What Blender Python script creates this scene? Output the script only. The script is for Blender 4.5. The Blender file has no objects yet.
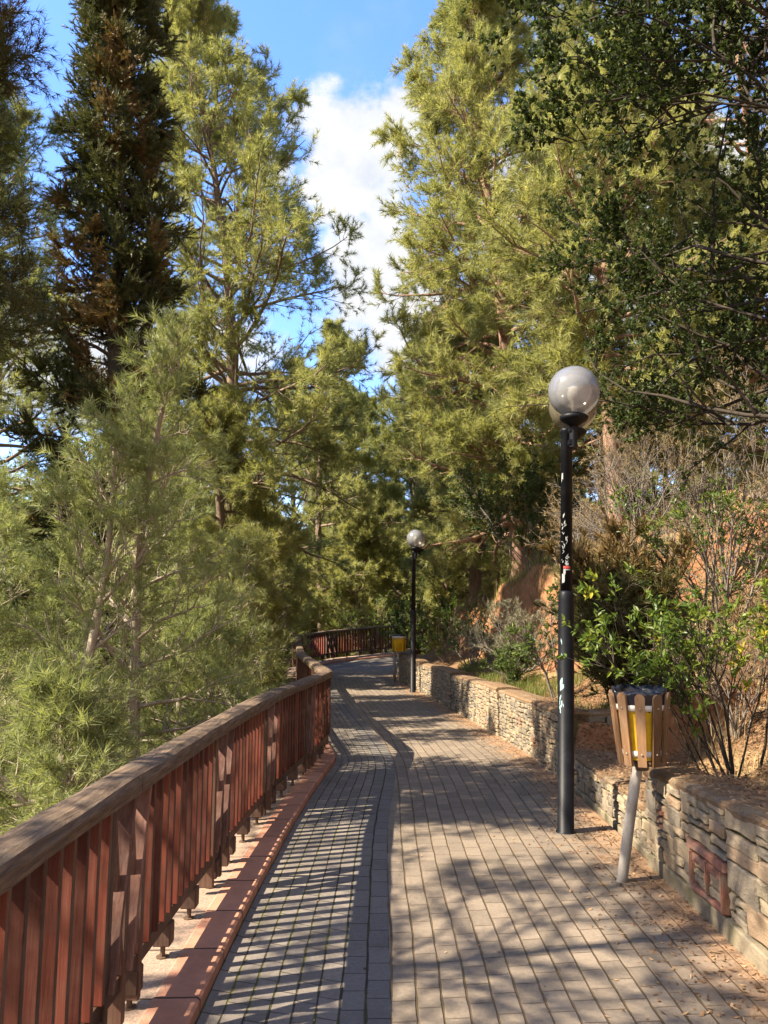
import bpy, bmesh, math, random
import numpy as np
from mathutils import Vector, Matrix
PI = math.pi
R = math.radians
scene = bpy.context.scene
COL = scene.collection

# ------------------------------------------------------------------ object helpers
def tag(o, label=None, cat=None, group=None, kind=None):
    if label: o['label'] = label
    if cat: o['category'] = cat
    if group: o['group'] = group
    if kind: o['kind'] = kind
    return o

def empty(name, loc, rz=0.0, label=None, cat=None, group=None):
    o = bpy.data.objects.new(name, None); COL.objects.link(o)
    o.location = loc; o.rotation_euler = (0, 0, rz); o.empty_display_size = .2
    return tag(o, label, cat, group)

def link(name, me, parent=None, mats=()):
    o = bpy.data.objects.new(name, me); COL.objects.link(o)
    for m in mats: me.materials.append(m)
    if parent is not None: o.parent = parent
    return o

def copy_tree(o, parent=None):
    kids = [x for x in COL.objects if x.parent == o]
    c = o.copy(); COL.objects.link(c)
    if parent is not None: c.parent = parent
    for ch in kids:
        copy_tree(ch, c)
    return c

def mesh_np(name, V, faces, tint=None, uv=None, mi=None, smooth=False):
    """V (n,3); faces: list of int arrays (m,k); tint: per-vertex floats; uv: per-vertex (n,2); mi: per-face ints"""
    V = np.ascontiguousarray(V, dtype=np.float32)
    faces = [np.asarray(f, dtype=np.int32) for f in faces if len(f)]
    me = bpy.data.meshes.new(name)
    me.vertices.add(len(V)); me.vertices.foreach_set('co', V.ravel())
    li = np.concatenate([f.ravel() for f in faces])
    sizes = np.concatenate([np.full(len(f), f.shape[1], np.int32) for f in faces])
    starts = np.concatenate([[0], np.cumsum(sizes)[:-1]]).astype(np.int32)
    me.loops.add(len(li)); me.loops.foreach_set('vertex_index', li)
    me.polygons.add(len(sizes)); me.polygons.foreach_set('loop_start', starts)
    me.polygons.foreach_set('loop_total', sizes)
    if mi is not None: me.polygons.foreach_set('material_index', np.asarray(mi, np.int32))
    me.polygons.foreach_set('use_smooth', np.full(len(sizes), bool(smooth)))
    if uv is not None:
        l = me.uv_layers.new(name='UVMap')
        l.data.foreach_set('uv', np.asarray(uv, np.float32)[li].ravel())
    if tint is not None:
        a = me.attributes.new('tint', 'FLOAT', 'POINT')
        a.data.foreach_set('value', np.asarray(tint, np.float32))
    me.update(calc_edges=True)
    me.validate(clean_customdata=False)
    return me

class MB:
    """collects verts/faces for one mesh"""
    def __init__(s): s.V = []; s.F = {}; s.n = 0; s.T = []
    def add(s, V, faces, tint=0.5):
        V = np.asarray(V, float).reshape(-1, 3)
        for f in faces:
            f = np.asarray(f, int)
            if f.ndim == 1: f = f[None]
            s.F.setdefault(f.shape[1], []).append(f + s.n)
        s.V.append(V); s.n += len(V)
        t = np.asarray(tint, float)
        s.T.append(np.full(len(V), float(t)) if t.ndim == 0 else t)
    def box(s, c, d, rot=None, tint=.5, bev=0.0):
        x, y, z = [q/2 for q in d]
        if bev <= 0:
            V = np.array([(a*x, b*y, e*z) for e in (-1, 1) for b in (-1, 1) for a in (-1, 1)])
            F = [[(0,2,3,1),(4,5,7,6),(0,1,5,4),(1,3,7,5),(3,2,6,7),(2,0,4,6)]]
        else:
            b = min(bev, x*.9, y*.9, z*.9)
            bm = bmesh.new(); bmesh.ops.create_cube(bm, size=1)
            bmesh.ops.scale(bm, vec=(2*x, 2*y, 2*z), verts=bm.verts)
            bmesh.ops.bevel(bm, geom=bm.edges[:], offset=b, segments=1, affect='EDGES')
            bm.verts.ensure_lookup_table()
            V = np.array([v.co[:] for v in bm.verts]); fs = {}
            for f in bm.faces: fs.setdefault(len(f.verts), []).append([v.index for v in f.verts])
            F = [np.array(q) for q in fs.values()]; bm.free()
        if rot is not None: V = V @ np.array(rot.to_3x3()).T
        s.add(V + np.array(c), F, tint)
    def lathe(s, prof, n=24, c=(0,0,0), axis=None, tint=.5, cap=True):
        prof = np.array(prof, float); m = len(prof)
        a = np.arange(n)*2*PI/n
        V = np.stack([prof[:,None,0]*np.cos(a), prof[:,None,0]*np.sin(a), np.repeat(prof[:,1:2], n, 1)], -1).reshape(-1,3)
        i, j = np.meshgrid(np.arange(m-1), np.arange(n), indexing='ij')
        F = np.stack([i*n+j, i*n+(j+1)%n, (i+1)*n+(j+1)%n, (i+1)*n+j], -1).reshape(-1,4)
        if axis is not None: V = V @ np.array(axis.to_3x3()).T
        fs = [F]
        s.add(V + np.array(c), fs, tint)
        if cap:
            base = s.n - m*n
            s.F.setdefault(n, []).append(np.array([np.arange(n)[::-1] + base]))
            s.F.setdefault(n, []).append(np.array([np.arange(n) + base + (m-1)*n]))
    def tubes(s, P, Rr, k=4, tint=.5):
        V, F = tubes(P, Rr, k); s.add(V, [F], tint)
    def mesh(s, name, smooth=False):
        return mesh_np(name, np.concatenate(s.V), [np.concatenate(v) for v in s.F.values()], np.concatenate(s.T), smooth=smooth)
    def build(s, name, mat, parent=None, smooth=False):
        return link(name, s.mesh(name, smooth), parent, [mat] if mat else [])

def norm(v): return v / (np.linalg.norm(v, axis=-1, keepdims=True) + 1e-9)

def tubes(P, Rr, k=4):
    P = np.asarray(P, float); Rr = np.asarray(Rr, float)
    m, n = P.shape[:2]
    T = norm(np.gradient(P, axis=1))
    mean = norm(T.mean(1))
    ref = np.where(np.abs(mean[:, 2:3]) < .8, np.array([[0,0,1.]]), np.array([[1.,0,0]]))[:, None, :]
    u = norm(np.cross(T, np.broadcast_to(ref, T.shape))); v = np.cross(T, u)
    a = np.arange(k)*2*PI/k
    V = P[:,:,None,:] + Rr[:,:,None,None]*(np.cos(a)[:,None]*u[:,:,None,:] + np.sin(a)[:,None]*v[:,:,None,:])
    i, j = np.meshgrid(np.arange(n-1), np.arange(k), indexing='ij')
    f = np.stack([i*k+j, i*k+(j+1)%k, (i+1)*k+(j+1)%k, (i+1)*k+j], -1).reshape(-1,4)
    F = (f[None] + (np.arange(m)*n*k)[:,None,None]).reshape(-1,4)
    return V.reshape(-1,3), F

# ------------------------------------------------------------------ noise
def _h(ix, iy, seed):
    n = (ix.astype(np.int64)*374761393 + iy.astype(np.int64)*668265263 + seed*1442695041) & 0x7fffffff
    n = ((n ^ (n >> 13))*1274126177) & 0x7fffffff
    return ((n ^ (n >> 16)) & 0xffff)/65535.0
def vnoise(x, y, seed=0):
    x = np.asarray(x, float); y = np.asarray(y, float)
    ix = np.floor(x); iy = np.floor(y); fx = x-ix; fy = y-iy
    fx = fx*fx*(3-2*fx); fy = fy*fy*(3-2*fy)
    a = _h(ix,iy,seed); b = _h(ix+1,iy,seed); c = _h(ix,iy+1,seed); d = _h(ix+1,iy+1,seed)
    return (a*(1-fx)+b*fx)*(1-fy) + (c*(1-fx)+d*fx)*fy
def fbm(x, y, seed=0, o=4):
    s = 0; a = .5
    for i in range(o):
        s = s + a*vnoise(x*2**i, y*2**i, seed+i*17); a *= .5
    return s
def ss(a, b, x):
    t = np.clip((np.asarray(x, float)-a)/(b-a), 0, 1); return t*t*(3-2*t)

# ------------------------------------------------------------------ node helpers
class NT:
    def __init__(s, nt): s.nt = nt
    def n(s, t, **kw):
        nd = s.nt.nodes.new(t)
        for k, v in kw.items():
            if k.startswith('i_'):
                key = k[2:]; key = int(key) if key.isdigit() else key.replace('_', ' ')
                s.set(nd.inputs[key], v)
            else: setattr(nd, k, v)
        return nd
    def set(s, inp, v):
        if isinstance(v, bpy.types.NodeSocket): s.nt.links.new(v, inp)
        else: inp.default_value = v
    def math(s, op, a, b=None, c=None, clamp=False):
        nd = s.nt.nodes.new('ShaderNodeMath'); nd.operation = op; nd.use_clamp = clamp
        for i, v in enumerate((a, b, c)):
            if v is not None: s.set(nd.inputs[i], v)
        return nd.outputs[0]
    def vmath(s, op, a, b=None):
        nd = s.nt.nodes.new('ShaderNodeVectorMath'); nd.operation = op
        s.set(nd.inputs[0], a)
        if b is not None: s.set(nd.inputs[3] if op == 'SCALE' else nd.inputs[1], b)
        return nd.outputs[0]
    def mix(s, f, a, b, mode='MIX'):
        nd = s.nt.nodes.new('ShaderNodeMix'); nd.data_type = 'RGBA'; nd.blend_type = mode
        s.set(nd.inputs[0], f)
        for i, v in ((6, a), (7, b)):
            if not isinstance(v, bpy.types.NodeSocket) and len(v) == 3: v = (*v, 1)
            s.set(nd.inputs[i], v)
        return nd.outputs[2]
    def ramp(s, f, stops, interp='LINEAR'):
        nd = s.nt.nodes.new('ShaderNodeValToRGB'); nd.color_ramp.interpolation = interp
        e = nd.color_ramp.elements
        while len(e) < len(stops): e.new(.5)
        for el, (p, c) in zip(e, stops):
            el.position = p; el.color = (*c, 1) if len(c) == 3 else c
        s.set(nd.inputs[0], f); return nd.outputs[0]
    def step(s, a, b, x):
        nd = s.nt.nodes.new('ShaderNodeMapRange'); nd.interpolation_type = 'SMOOTHSTEP'
        s.set(nd.inputs[0], x); s.set(nd.inputs[1], a); s.set(nd.inputs[2], b); nd.inputs[3].default_value = 0; nd.inputs[4].default_value = 1
        return nd.outputs[0]
    def noise(s, vec, scale, detail=4, rough=.55, out=0):
        nd = s.nt.nodes.new('ShaderNodeTexNoise')
        if vec is not None: s.set(nd.inputs['Vector'], vec)
        nd.inputs['Scale'].default_value = scale; nd.inputs['Detail'].default_value = detail; nd.inputs['Roughness'].default_value = rough
        return nd.outputs[out]
    def attr(s, name):
        nd = s.nt.nodes.new('ShaderNodeAttribute'); nd.attribute_name = name; return nd.outputs['Fac']

def material(name):
    m = bpy.data.materials.new(name); m.use_nodes = True
    nt = m.node_tree; nt.nodes.clear(); q = NT(nt)
    out = q.n('ShaderNodeOutputMaterial')
    return m, q, out

def princ(q, out, color, rough=.7, spec=.3, bump=None, bstr=.5, bdist=.01, **kw):
    p = q.n('ShaderNodeBsdfPrincipled')
    if not isinstance(color, bpy.types.NodeSocket): color = (*color[:3], 1)
    q.set(p.inputs['Base Color'], color); q.set(p.inputs['Roughness'], rough); q.set(p.inputs['Specular IOR Level'], spec)
    for k, v in kw.items(): q.set(p.inputs[k.replace('_', ' ')], v)
    if bump is not None:
        b = q.n('ShaderNodeBump'); b.inputs['Strength'].default_value = bstr; b.inputs['Distance'].default_value = bdist
        q.set(b.inputs['Height'], bump); q.nt.links.new(b.outputs[0], p.inputs['Normal'])
    q.nt.links.new(p.outputs[0], out.inputs[0])
    return p

def foliage_mat(name, stops, trans=.35, rough=.5, tcol=1.25, spec=.25):
    m, q, out = material(name)
    t = q.attr('tint')
    c = q.ramp(t, stops)
    p = q.n('ShaderNodeBsdfPrincipled'); q.set(p.inputs['Base Color'], c); p.inputs['Roughness'].default_value = rough
    p.inputs['Specular IOR Level'].default_value = spec
    tr = q.n('ShaderNodeBsdfTranslucent')
    c2 = q.mix(1.0, c, (tcol*1.02, tcol*1.0, tcol*.57), 'MULTIPLY'); q.set(tr.inputs[0], c2)
    mx = q.n('ShaderNodeMixShader'); mx.inputs[0].default_value = trans
    q.nt.links.new(p.outputs[0], mx.inputs[1]); q.nt.links.new(tr.outputs[0], mx.inputs[2])
    q.nt.links.new(mx.outputs[0], out.inputs[0])
    return m

def bark_mat(name, dark, light, scale=14, spec=.1):
    m, q, out = material(name)
    co = q.n('ShaderNodeTexCoord').outputs['Object']
    st = q.n('ShaderNodeMapping'); q.set(st.inputs[0], co); st.inputs['Scale'].default_value = (1, 1, .25)
    n1 = q.noise(st.outputs[0], scale, 5, .65); n2 = q.noise(co, 3, 3)
    c = q.ramp(n1, [(.32, dark), (.66, light)])
    c = q.mix(q.math('MULTIPLY', n2, .5), c, tuple(x*1.3 for x in light))
    princ(q, out, c, .9, spec, n1, .8, .02)
    return m

M = {}
# ------------------------------------------------------------------ layout of the path (metres, camera at x=0 y=0)
PL = np.array([(-.75,-10),(-.75,0),(-.76,4.5),(-.72,6.2),(-.66,7.6),(-.54,9.2),(-.85,11.0),(-1.27,14.4),(-1.75,18.2),(-2.2,22.0),(-2.42,24.0),(-1.5,25.6),(.8,26.9),(4,27.9),(12,29),(24,30)])
PB = np.array([(-.16,-10),(-.16,0),(-.195,4.5),(-.195,6.2),(-.13,7.6),(-.06,9.1),(-.30,10.9),(-.78,14.3),(-1.34,18.1),(-1.80,21.9),(-2.0,23.6),(-1.2,25.1),(.95,26.3),(4.05,27.3),(12.05,28.4),(24.05,29.4)])
PR = np.array([(1.75,-10),(1.75,0),(1.75,4.5),(1.75,6.2),(1.76,7.7),(1.74,9.2),(1.6,11.0),(1.2,14.2),(.75,18.0),(.36,21.0),(.6,22.3),(1.6,23.2),(3.0,23.9),(5.5,24.6),(13,26),(25,27)])
def dens(C, per=10):
    out = []
    for a, b in zip(C[:-1], C[1:]):
        for k in range(per): out.append(a + (b-a)*k/per)
    out.append(C[-1]); out = np.array(out)
    sm = out.copy()
    for _ in range(3): sm[1:-1] = (sm[:-2] + 2*sm[1:-1] + sm[2:])/4
    return sm
PLd, PBd, PRd = dens(PL), dens(PB), dens(PR)
for _ in range(22): PBd[1:-1] = (PBd[:-2] + 2*PBd[1:-1] + PBd[2:])/4
def zpath(y):
    return .12*ss(18, 24.5, y) + .45*ss(23.8, 29, y)

def poly_dist(C, x, y):
    """distance to polyline and side (+1 = left of travel direction)"""
    x = np.asarray(x, float); y = np.asarray(y, float)
    best = np.full(x.shape, 1e9); side = np.ones(x.shape); py = np.zeros(x.shape)
    for (ax, ay), (bx, by) in zip(C[:-1], C[1:]):
        dx, dy = bx-ax, by-ay; L = dx*dx+dy*dy
        t = np.clip(((x-ax)*dx + (y-ay)*dy)/L, 0, 1)
        qx, qy = ax+t*dx, ay+t*dy
        d = np.hypot(x-qx, y-qy); s = np.sign(dx*(y-ay) - dy*(x-ax))
        u = d < best - 1e-9
        best = np.where(u, d, best); side = np.where(u, s, side); py = np.where(u, qy, py)
    return best, side, py

def ground_z(x, y):
    x = np.asarray(x, float); y = np.asarray(y, float)
    dl, sl, yl = poly_dist(PL, x, y); dr, sr, yr = poly_dist(PR, x, y)
    zl, zr = zpath(yl), zpath(yr)
    L = (sl > 0); Rr = (sr < 0)
    n1 = fbm(x*.35, y*.35, 3) - .47; n2 = fbm(x*1.6, y*1.6, 9) - .47; n3 = fbm(x*5, y*5, 21, 3) - .44
    # left: kerb shelf then a steep drop into a little valley that climbs again far away
    d = np.maximum(dl-.45, 0)
    drop = .62*d*ss(0, .8, d)
    drop = 7.5*(1-np.exp(-drop/7.5))
    hl = zl - .04 - drop + ss(.3, 3, d)*(n1*1.4 + n2*.35 + n3*.05) + 24*ss(42, 130, d)
    # right: soil behind the wall, then the bank
    rec = ss(5.2, 5.5, y)*(1-ss(7.9, 8.2, y))                 # low planter behind the bin
    low = .58 - .3*rec
    r = np.maximum(dr-.32, 0)
    slope = .62*np.maximum(r-.25-.5*rec, 0)
    cutm = ss(9, 11, y)*(1-ss(21, 23, y))
    lip = .55 + .75*vnoise(x*0+y*.55, y*0+3.3, 5)
    face = 1.15*ss(lip, lip+.45, r)*(.55+.9*vnoise(y*.8, y*0+1.7, 8))
    up = slope*(1-.45*cutm) + face*cutm
    up = np.where(up > 6, 6 + (up-6)*.55, up); up = np.minimum(up, 16)
    hr = zr + low + up + ss(.1, 2, r)*(n1*1.1 + n2*.4 + n3*.09) + n3*.03
    hr = np.where(dr < .12, zr - .08, zr - .08 + (hr - zr + .08)*ss(.10, .26, dr))
    h = np.where(Rr & (dr <= dl + 5), hr, np.where(L, hl, np.minimum(zl, zr) - .08))
    return h
def gz(x, y): return float(ground_z(np.array([x]), np.array([y]))[0])

# ------------------------------------------------------------------ materials
def mat_ground():
    m, q, out = material('ground_soil')
    co = q.n('ShaderNodeTexCoord').outputs['Object']
    g = q.n('ShaderNodeNewGeometry')
    nz = q.n('ShaderNodeSeparateXYZ'); q.set(nz.inputs[0], g.outputs['True Normal'])
    a = q.noise(co, 1.1, 5, .6); b = q.noise(co, 9, 5, .7); c = q.noise(co, 60, 4, .7); d = q.noise(co, .35, 3)
    litter = q.ramp(c, [(.3, (.07,.040,.022)), (.5, (.20,.115,.06)), (.7, (.34,.22,.12))])
    red = q.ramp(b, [(.3, (.19,.085,.04)), (.7, (.36,.18,.09))])
    dry = q.ramp(c, [(.3, (.14,.10,.05)), (.7, (.36,.28,.14))])
    steep = q.step(.78, .58, nz.outputs[2])
    f1 = q.step(.45, .62, a)
    col = q.mix(f1, litter, dry)
    col = q.mix(q.math('MULTIPLY', q.step(.48, .66, q.math('ADD', q.math('MULTIPLY', a, .6), q.math('MULTIPLY', b, .4))), .6), col, red)
    col = q.mix(steep, col, red)
    sx = q.n('ShaderNodeSeparateXYZ'); q.set(sx.inputs[0], co)
    leftside = q.step(-2.0, -3.5, sx.outputs[0])
    green = q.ramp(c, [(.3, (.03,.035,.012)), (.7, (.10,.10,.04))])
    col = q.mix(q.math('MULTIPLY', leftside, .8), col, green)
    bump = q.math('ADD', q.math('MULTIPLY', b, .7), q.math('MULTIPLY', c, .5))
    princ(q, out, col, .95, .1, bump, .9, .05)
    return m
M['ground'] = mat_ground()

def mat_paver(name, cols, joint, moss, dirt=0.0, dark=1.0):
    m, q, out = material(name)
    uv = q.n('ShaderNodeUVMap'); uv.uv_map = 'UVMap'
    co = q.n('ShaderNodeTexCoord').outputs['Object']
    wob = q.noise(co, 3.0, 2)
    sp = q.n('ShaderNodeSeparateXYZ'); q.set(sp.inputs[0], uv.outputs[0])
    u = q.math('ADD', sp.outputs[0], q.math('MULTIPLY', q.math('SUBTRACT', wob, .5), .016)); v = sp.outputs[1]
    W, L = .11, .195
    cu = q.math('DIVIDE', u, W); col = q.math('FLOOR', cu); fu = q.math('FRACT', cu)
    wn = q.n('ShaderNodeTexWhiteNoise', noise_dimensions='1D'); q.set(wn.inputs['W'], col)
    off = q.math('ADD', q.math('MULTIPLY', q.math('FRACT', q.math('MULTIPLY', col, .5)), 1.0), q.math('MULTIPLY', wn.outputs[0], .22))
    cv = q.math('ADD', q.math('DIVIDE', v, L), off); row = q.math('FLOOR', cv); fv = q.math('FRACT', cv)
    du = q.math('MULTIPLY', q.math('MINIMUM', fu, q.math('SUBTRACT', 1.0, fu)), W)
    dv = q.math('MULTIPLY', q.math('MINIMUM', fv, q.math('SUBTRACT', 1.0, fv)), L)
    fine = q.noise(co, 45, 4, .7); mid = q.noise(co, 7, 4, .6); big = q.noise(co, .9, 4, .6); grit = q.noise(co, 260, 2, .6)
    jn = q.math('MULTIPLY', q.math('SUBTRACT', mid, .5), .012)
    lj = q.math('SUBTRACT', 1.0, q.step(.0025, .0075, q.math('ADD', du, jn)))
    tj = q.math('SUBTRACT', 1.0, q.step(.0012, .0050, q.math('ADD', dv, q.math('MULTIPLY', jn, .35))))
    cell = q.n('ShaderNodeCombineXYZ'); q.set(cell.inputs[0], col); q.set(cell.inputs[1], row)
    w2 = q.n('ShaderNodeTexWhiteNoise', noise_dimensions='2D'); q.set(w2.inputs['Vector'], cell.outputs[0])
    base = q.ramp(w2.outputs[0], [(0, cols[0]), (.5, cols[1]), (1, cols[2])])
    base = q.mix(q.math('MULTIPLY', q.step(.35, .75, big), .35), base, tuple(c*.72 for c in cols[0]))
    base = q.mix(.35, base, q.ramp(fine, [(.25, tuple(c*.55 for c in cols[0])), (.75, tuple(min(c*1.35, .6) for c in cols[2]))]))
    base = q.mix(q.step(.62, .78, grit), base, tuple(min(c*1.5, .6) for c in cols[2]))
    chip = q.noise(co, 30, 3, .8)
    base = q.mix(q.math('MULTIPLY', q.step(.66, .72, chip), .6), base, (.075,.06,.045))
    # wear stains
    st = q.noise(co, 2.3, 5, .7)
    base = q.mix(q.math('MULTIPLY', q.step(.50, .70, st), .5), base, (.085,.068,.052))
    jc = q.mix(q.step(.40, .60, q.noise(co, 2.2, 3)), joint, moss)
    c = q.mix(q.math('MULTIPLY', tj, .85), base, tuple(x*.7 for x in joint))
    c = q.mix(lj, c, jc)
    if dirt > 0:
        e = q.math('ADD', sp.outputs[0], q.math('MULTIPLY', q.math('SUBTRACT', q.noise(co, 2.6, 5, .7), .5), 1.1))
        dm = q.math('SUBTRACT', 1.0, q.step(.02, .42, e))
        dcol = q.ramp(q.noise(co, 70, 4, .75), [(.3, (.10,.055,.03)), (.52, (.26,.155,.085)), (.72, (.40,.27,.16))])
        c = q.mix(q.math('MULTIPLY', dm, .9), c, dcol)
    joints = q.math('MAXIMUM', lj, q.math('MULTIPLY', tj, .7))
    h = q.math('ADD', q.math('SUBTRACT', q.math('MULTIPLY', fine, .25), joints), q.math('MULTIPLY', w2.outputs[0], .25))
    princ(q, out, c, .88, .2, h, .75, .008)
    return m
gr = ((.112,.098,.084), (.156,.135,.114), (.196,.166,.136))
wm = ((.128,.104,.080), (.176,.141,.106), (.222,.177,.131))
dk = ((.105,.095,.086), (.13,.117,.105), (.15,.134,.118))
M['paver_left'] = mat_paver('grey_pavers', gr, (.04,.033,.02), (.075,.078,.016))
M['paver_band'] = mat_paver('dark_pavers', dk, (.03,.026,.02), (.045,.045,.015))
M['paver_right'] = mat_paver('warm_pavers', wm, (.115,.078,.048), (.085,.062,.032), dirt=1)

def mat_kerb():
    m, q, out = material('terracotta_kerb')
    uv = q.n('ShaderNodeUVMap'); uv.uv_map = 'UVMap'
    co = q.n('ShaderNodeTexCoord').outputs['Object']
    sp = q.n('ShaderNodeSeparateXYZ'); q.set(sp.inputs[0], uv.outputs[0])
    t = q.math('DIVIDE', q.math('ADD', sp.outputs[1], q.math('MULTIPLY', q.noise(co, 3, 2), .02)), .48); fv = q.math('FRACT', t)
    dv = q.math('MULTIPLY', q.math('MINIMUM', fv, q.math('SUBTRACT', 1.0, fv)), .48)
    j = q.math('SUBTRACT', 1.0, q.step(.003, .009, dv))
    wn = q.n('ShaderNodeTexWhiteNoise', noise_dimensions='1D'); q.set(wn.inputs['W'], q.math('FLOOR', t))
    n = q.noise(co, 12, 5, .7); f = q.noise(co, 90, 3, .7)
    c = q.ramp(q.math('ADD', q.math('MULTIPLY', n, .6), q.math('MULTIPLY', wn.outputs[0], .35)), [(.25, (.26,.13,.085)), (.55, (.40,.19,.12)), (.85, (.46,.27,.18))])
    # grey cement and dirt towards the railing side, along its own joint line
    edge = q.step(.17, .21, q.math('ADD', sp.outputs[0], q.math('MULTIPLY', q.math('SUBTRACT', n, .5), .12)))
    c = q.mix(edge, c, q.ramp(f, [(.3, (.16,.115,.085)), (.7, (.36,.26,.19))]))
    c = q.mix(j, c, (.05,.035,.025))
    h = q.math('SUBTRACT', q.math('MULTIPLY', f, .3), j)
    princ(q, out, c, .9, .15, h, .7, .01)
    return m
M['kerb'] = mat_kerb()

def mat_wood(name, dark, light, gray=None, gf=0.0, grain=(60, 60, 3), rough=.6, tint=True):
    m, q, out = material(name)
    co = q.n('ShaderNodeTexCoord').outputs['Object']
    oi = q.n('ShaderNodeObjectInfo')
    mp = q.n('ShaderNodeMapping'); q.set(mp.inputs[0], co); mp.inputs['Scale'].default_value = grain
    off = q.n('ShaderNodeCombineXYZ'); q.set(off.inputs[0], q.math('MULTIPLY', oi.outputs['Random'], 37.0)); q.set(off.inputs[2], q.math('MULTIPLY', oi.outputs['Random'], 11.0))
    q.set(mp.inputs['Location'], off.outputs[0])
    n = q.noise(mp.outputs[0], 1, 6, .65); b = q.noise(mp.outputs[0], .12, 3, .5); s = q.noise(co, 5, 4, .6)
    f = q.math('ADD', q.math('MULTIPLY', n, .75), q.math('MULTIPLY', q.math('SUBTRACT', oi.outputs['Random'], .5), .55))
    c = q.ramp(f, [(.25, dark), (.72, light)])
    if gray: c = q.mix(q.math('MULTIPLY', q.step(.4, .7, q.math('ADD', q.math('MULTIPLY', s, .7), q.math('MULTIPLY', n, .3))), gf), c, gray)
    princ(q, out, c, rough, .3, n, .5, .004)
    return m
M['red_wood'] = mat_wood('red_brown_wood', (.075,.017,.011), (.225,.054,.030), (.14,.068,.048), .6)
M['dark_wood'] = mat_wood('dark_brown_wood', (.05,.025,.016), (.13,.065,.042), (.15,.11,.085), .5)
M['brace_wood'] = mat_wood('faded_brown_wood', (.085,.034,.024), (.21,.10,.07), (.24,.16,.13), .5)
M['bin_wood'] = mat_wood('weathered_bin_wood', (.10,.050,.022), (.30,.165,.078), (.19,.14,.10), .45, (50, 50, 4))
def mat_rail():
    m, q, out = material('weathered_handrail')
    uv = q.n('ShaderNodeUVMap'); uv.uv_map = 'UVMap'
    co = q.n('ShaderNodeTexCoord').outputs['Object']
    mp = q.n('ShaderNodeMapping'); q.set(mp.inputs[0], uv.outputs[0]); mp.inputs['Scale'].default_value = (60, 5, 1)
    n = q.noise(mp.outputs[0], 1, 6, .7); s = q.noise(co, 9, 5, .65); k = q.noise(co, 120, 3, .7)
    c = q.ramp(n, [(.28, (.045,.030,.020)), (.5, (.12,.083,.055)), (.75, (.23,.165,.11))])
    c = q.mix(q.math('MULTIPLY', q.step(.45, .7, s), .55), c, (.085,.072,.058))
    cr = q.step(.30, .24, n)
    c = q.mix(cr, c, (.02,.014,.01))
    princ(q, out, c, .85, .15, q.math('ADD', n, q.math('MULTIPLY', k, .3)), .8, .006)
    return m
M['rail'] = mat_rail()

def mat_simple(name, col, rough=.6, spec=.4, metal=0, nscale=40, var=.25, bstr=.2, bdist=.003, dirt=None, df=.0):
    m, q, out = material(name)
    co = q.n('ShaderNodeTexCoord').outputs['Object']
    n = q.noise(co, nscale, 4, .65); s = q.noise(co, 6, 4, .65)
    c = q.mix(n, tuple(max(x*(1-var), 0) for x in col), tuple(min(x*(1+var), 1) for x in col))
    if dirt: c = q.mix(q.math('MULTIPLY', q.step(.45, .72, s), df), c, dirt)
    princ(q, out, c, rough, spec, n, bstr, bdist, Metallic=metal)
    return m
M['pole'] = mat_simple('black_pole_paint', (.0045,.005,.0075), .48, .16, dirt=(.018,.018,.02), df=.4)
M['white_mark'] = mat_simple('worn_white_paint', (.24,.25,.25), .8)
M['teal_mark'] = mat_simple('pale_teal_paint', (.22,.33,.33), .7)
M['red_mark'] = mat_simple('red_sticker', (.35,.04,.03), .5)
M['post'] = mat_simple('pale_grey_paint', (.30,.27,.235), .65, .3, dirt=(.17,.12,.085), df=.8)
M['yellow'] = mat_simple('yellow_plastic', (.72,.42,.015), .45, .4, dirt=(.4,.22,.02), df=.5)
M['hoop'] = mat_simple('white_hoop', (.62,.58,.52), .5, dirt=(.35,.28,.22), df=.6)
M['bag'] = mat_simple('black_bag', (.012,.014,.022), .28, .6)
M['steel'] = mat_simple('rusty_pin', (.12,.075,.05), .7, .4, .4)
M['bolt'] = mat_simple('bolt', (.33,.27,.22), .5, .5, .6)

def mat_globe(name, body, tr):
    m, q, out = material(name)
    co = q.n('ShaderNodeTexCoord').outputs['Object']
    n = q.noise(co, 5, 5, .65); f = q.noise(co, 60, 3)
    col = q.mix(q.math('MULTIPLY', q.step(.4, .75, n), .5), (*body, 1), tuple(x*.6 for x in body))
    d = q.n('ShaderNodeBsdfPrincipled'); q.set(d.inputs['Base Color'], col); d.inputs['Roughness'].default_value = .16; d.inputs['Specular IOR Level'].default_value = .6
    t = q.n('ShaderNodeBsdfTranslucent'); q.set(t.inputs[0], col)
    x = q.n('ShaderNodeBsdfTransparent'); x.inputs[0].default_value = (.9,.88,.82,1)
    m1 = q.n('ShaderNodeMixShader'); m1.inputs[0].default_value = .45
    q.nt.links.new(d.outputs[0], m1.inputs[1]); q.nt.links.new(t.outputs[0], m1.inputs[2])
    m2 = q.n('ShaderNodeMixShader'); m2.inputs[0].default_value = tr
    q.nt.links.new(m1.outputs[0], m2.inputs[1]); q.nt.links.new(x.outputs[0], m2.inputs[2])
    g = q.n('ShaderNodeBsdfGlossy'); g.inputs['Roughness'].default_value = .07
    fr = q.n('ShaderNodeFresnel'); fr.inputs[0].default_value = 1.5
    m3 = q.n('ShaderNodeMixShader'); q.set(m3.inputs[0], fr.outputs[0])
    q.nt.links.new(m2.outputs[0], m3.inputs[1]); q.nt.links.new(g.outputs[0], m3.inputs[2])
    q.nt.links.new(m3.outputs[0], out.inputs[0])
    return m
M['globe'] = mat_globe('smoky_globe', (.42,.43,.46), .35)
M['globe_dirty'] = mat_globe('dusty_globe', (.36,.31,.22), .45)

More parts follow.
